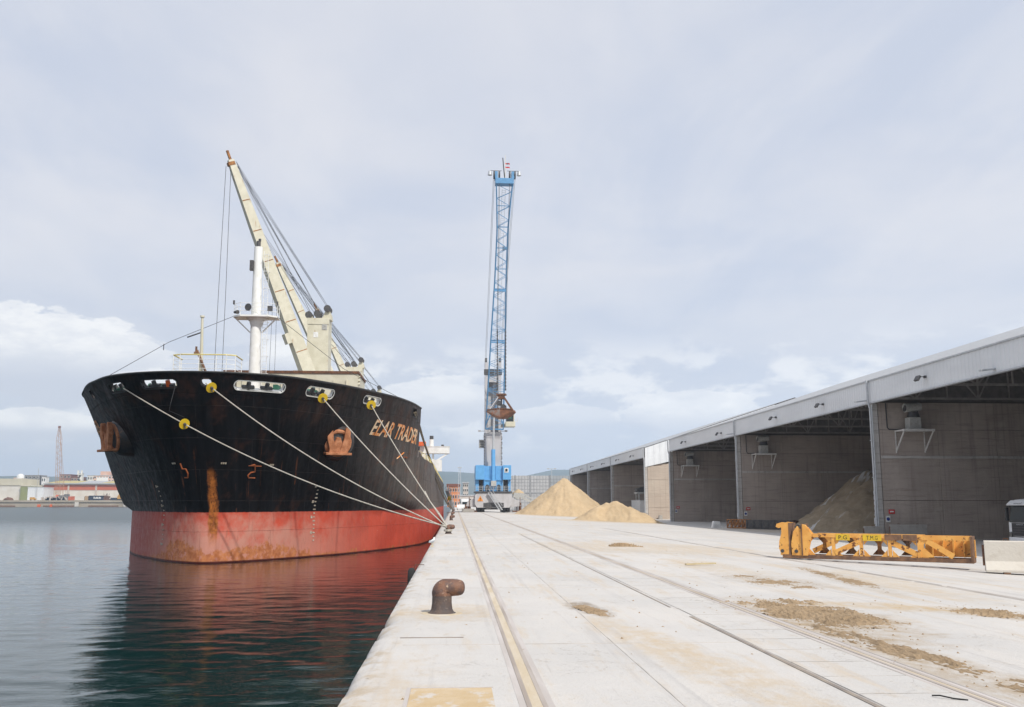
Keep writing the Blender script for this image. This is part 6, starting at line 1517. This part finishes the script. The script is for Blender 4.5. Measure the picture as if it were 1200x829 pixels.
for k in range(6): mb.bar((random.uniform(-3, 3), -.5, 0), (random.uniform(-3, 3), -.5, 7), .3)
mb.build('frame', 'rusty', t)
def excav():
    t = thing('excavator', 'yellow excavator with its arm raised beside the bow, on the far quay', 'excavator', (-345, 1004, FQ))
    mb = MB(); mb.box(-2.6, 2.4, -1.5, 1.5, 0, 1.3); mb.build('track', 'rubber', t); mb = MB(); mb.box(-2.8, 2.2, -1.4, 1.4, 1.4, 4.2); mb.cyl((-1, 0, 4), (-1, 0, 6), 1.8, 1.2, 10); mb.build('house', 'yellowrig', t)
    mb = MB(); mb.bar((1.5, 0, 2.5), (6, 0, 5.6), .9, 1.2); mb.bar((6, 0, 5.6), (11, 0, 9), .7, 1.0); mb.bar((7, .3, 3.0), (9.6, 0, 6.2), .8); mb.build('arm', 'yellowrig', t); mb = MB(); mb.prism([(0, 0), (2.6, .3), (2.2, 2), (.3, 2.4)], (6.5, -1, .6), (1, 0, 0), (0, 0, 1), (0, 1, 0), 2); mb.build('bucket', 'yellowrig', t)
M['yellowrig'] = mat('yellow_rig', (.55, .30, .04), (.45, .22, .04), .8, rough=.6)
excav()
t = thing('yellow_van', 'small yellow van on the far quay left of the crawler crane', 'van', (-434, 1006, FQ)); mb = MB(); mb.prism([(-3, .6), (3, .6), (3, 1.8), (1.8, 2.0), (1.0, 3.2), (-3, 3.2)], (0, 0, 0), (1, 0, 0), (0, 0, 1), (0, 1, 0), 2); mb.build('body', 'yellowrig', t)
for x in (-1.8, 1.9): mb = MB(); mb.cyl((x, -.1, .6), (x, .3, .6), .6, n=12); mb.build('wheel', 'rubber', t)
t = thing('scrap_heap', 'rust-brown scrap heap on the far quay at the left edge', 'scrap', (-459, 1008, FQ)); mb = MB(); rows = []
for j in range(13): rows.append([(x_, j * .8 - 5, max(-.1, 3.2 * (1 - ((x_) / 5.2) ** 2 - ((j - 6) / 7) ** 2) + .9 * mnoise.noise(Vector((x_ * .8, j * .7, 2))))) for x_ in [-5.5 + k * .55 for k in range(21)]])
mb.grid(rows); mb.build('heap', 'rusty', t)
mb = MB()
for k in range(40): x = random.uniform(-425, -399); mb.box(x - .8, x + .8, 1006, 1009, FQ, FQ + random.uniform(.8, 4.2))
tag(mb.build('stacked_timber', 'palewall'), 'pale stacks of material round the foot of the crawler crane', 'stack', kind='stuff')

# ---------------------------------------------------------------- hills
def hills(y0, hfun, x0, x1, name, seed, n=260, dep=1500):
    mb = MB(); rows = []
    for j in range(14):
        v = j / 13; r = []
        for i in range(n + 1):
            x = x0 + (x1 - x0) * i / n
            k = math.sin(min(1, v * 1.25) * math.pi / 2)
            z = hfun(x) * k * (1 + .10 * mnoise.noise(Vector((x * .0022, seed, 0))) + .05 * mnoise.noise(Vector((x * .008, seed, v * 3))) + .12 * (1 - k) * mnoise.noise(Vector((x * .006, v * 5, seed))))
            r.append((x, y0 + dep * v, max(-3, z - 3)))
        rows.append(r)
    rows.append([(p_[0], y0 + dep * 1.6, -3) for p_ in rows[-1]])
    mb.grid(rows); struct(mb.build(name, 'bluegrey', smooth=True))
def h1(x):
    x *= 1.85
    if x < -1800: z = 190
    elif x < -400: z = 190 + 50 * (x + 1800) / 1400
    elif x < 150: z = 240 - 10 * (x + 400) / 550
    elif x < 420: z = 230 - 40 * (x - 150) / 270
    else: z = 190 + 50 * min(1, (x - 420) / 250)
    return z / 1.85 - 8
hills(2950, h1, -2500, 2100, 'hills', 3.3, dep=700)
hills(2350, lambda x: 48 + 14 * math.sin(x * .0022), -2500, 2100, 'hills', 9.1, dep=350)

# ---------------------------------------------------------------- air
if HAZE > 0:
    mb = MB(); mb.box(-2700, 2700, -500, 4500, -9.2, 190)
    hm = bpy.data.materials.new('air'); hm.use_nodes = True; hn = hm.node_tree.nodes; hn.clear()
    ho = hn.new('ShaderNodeOutputMaterial'); hv = hn.new('ShaderNodeVolumePrincipled'); hv.inputs['Density'].default_value = HAZE
    hv.inputs['Color'].default_value = (.64, .80, 1.0, 1); hv.inputs['Anisotropy'].default_value = .2
    hm.node_tree.links.new(hv.outputs[0], ho.inputs['Volume'])
    M['air'] = hm; tag(mb.build('haze', 'air'), kind='stuff')
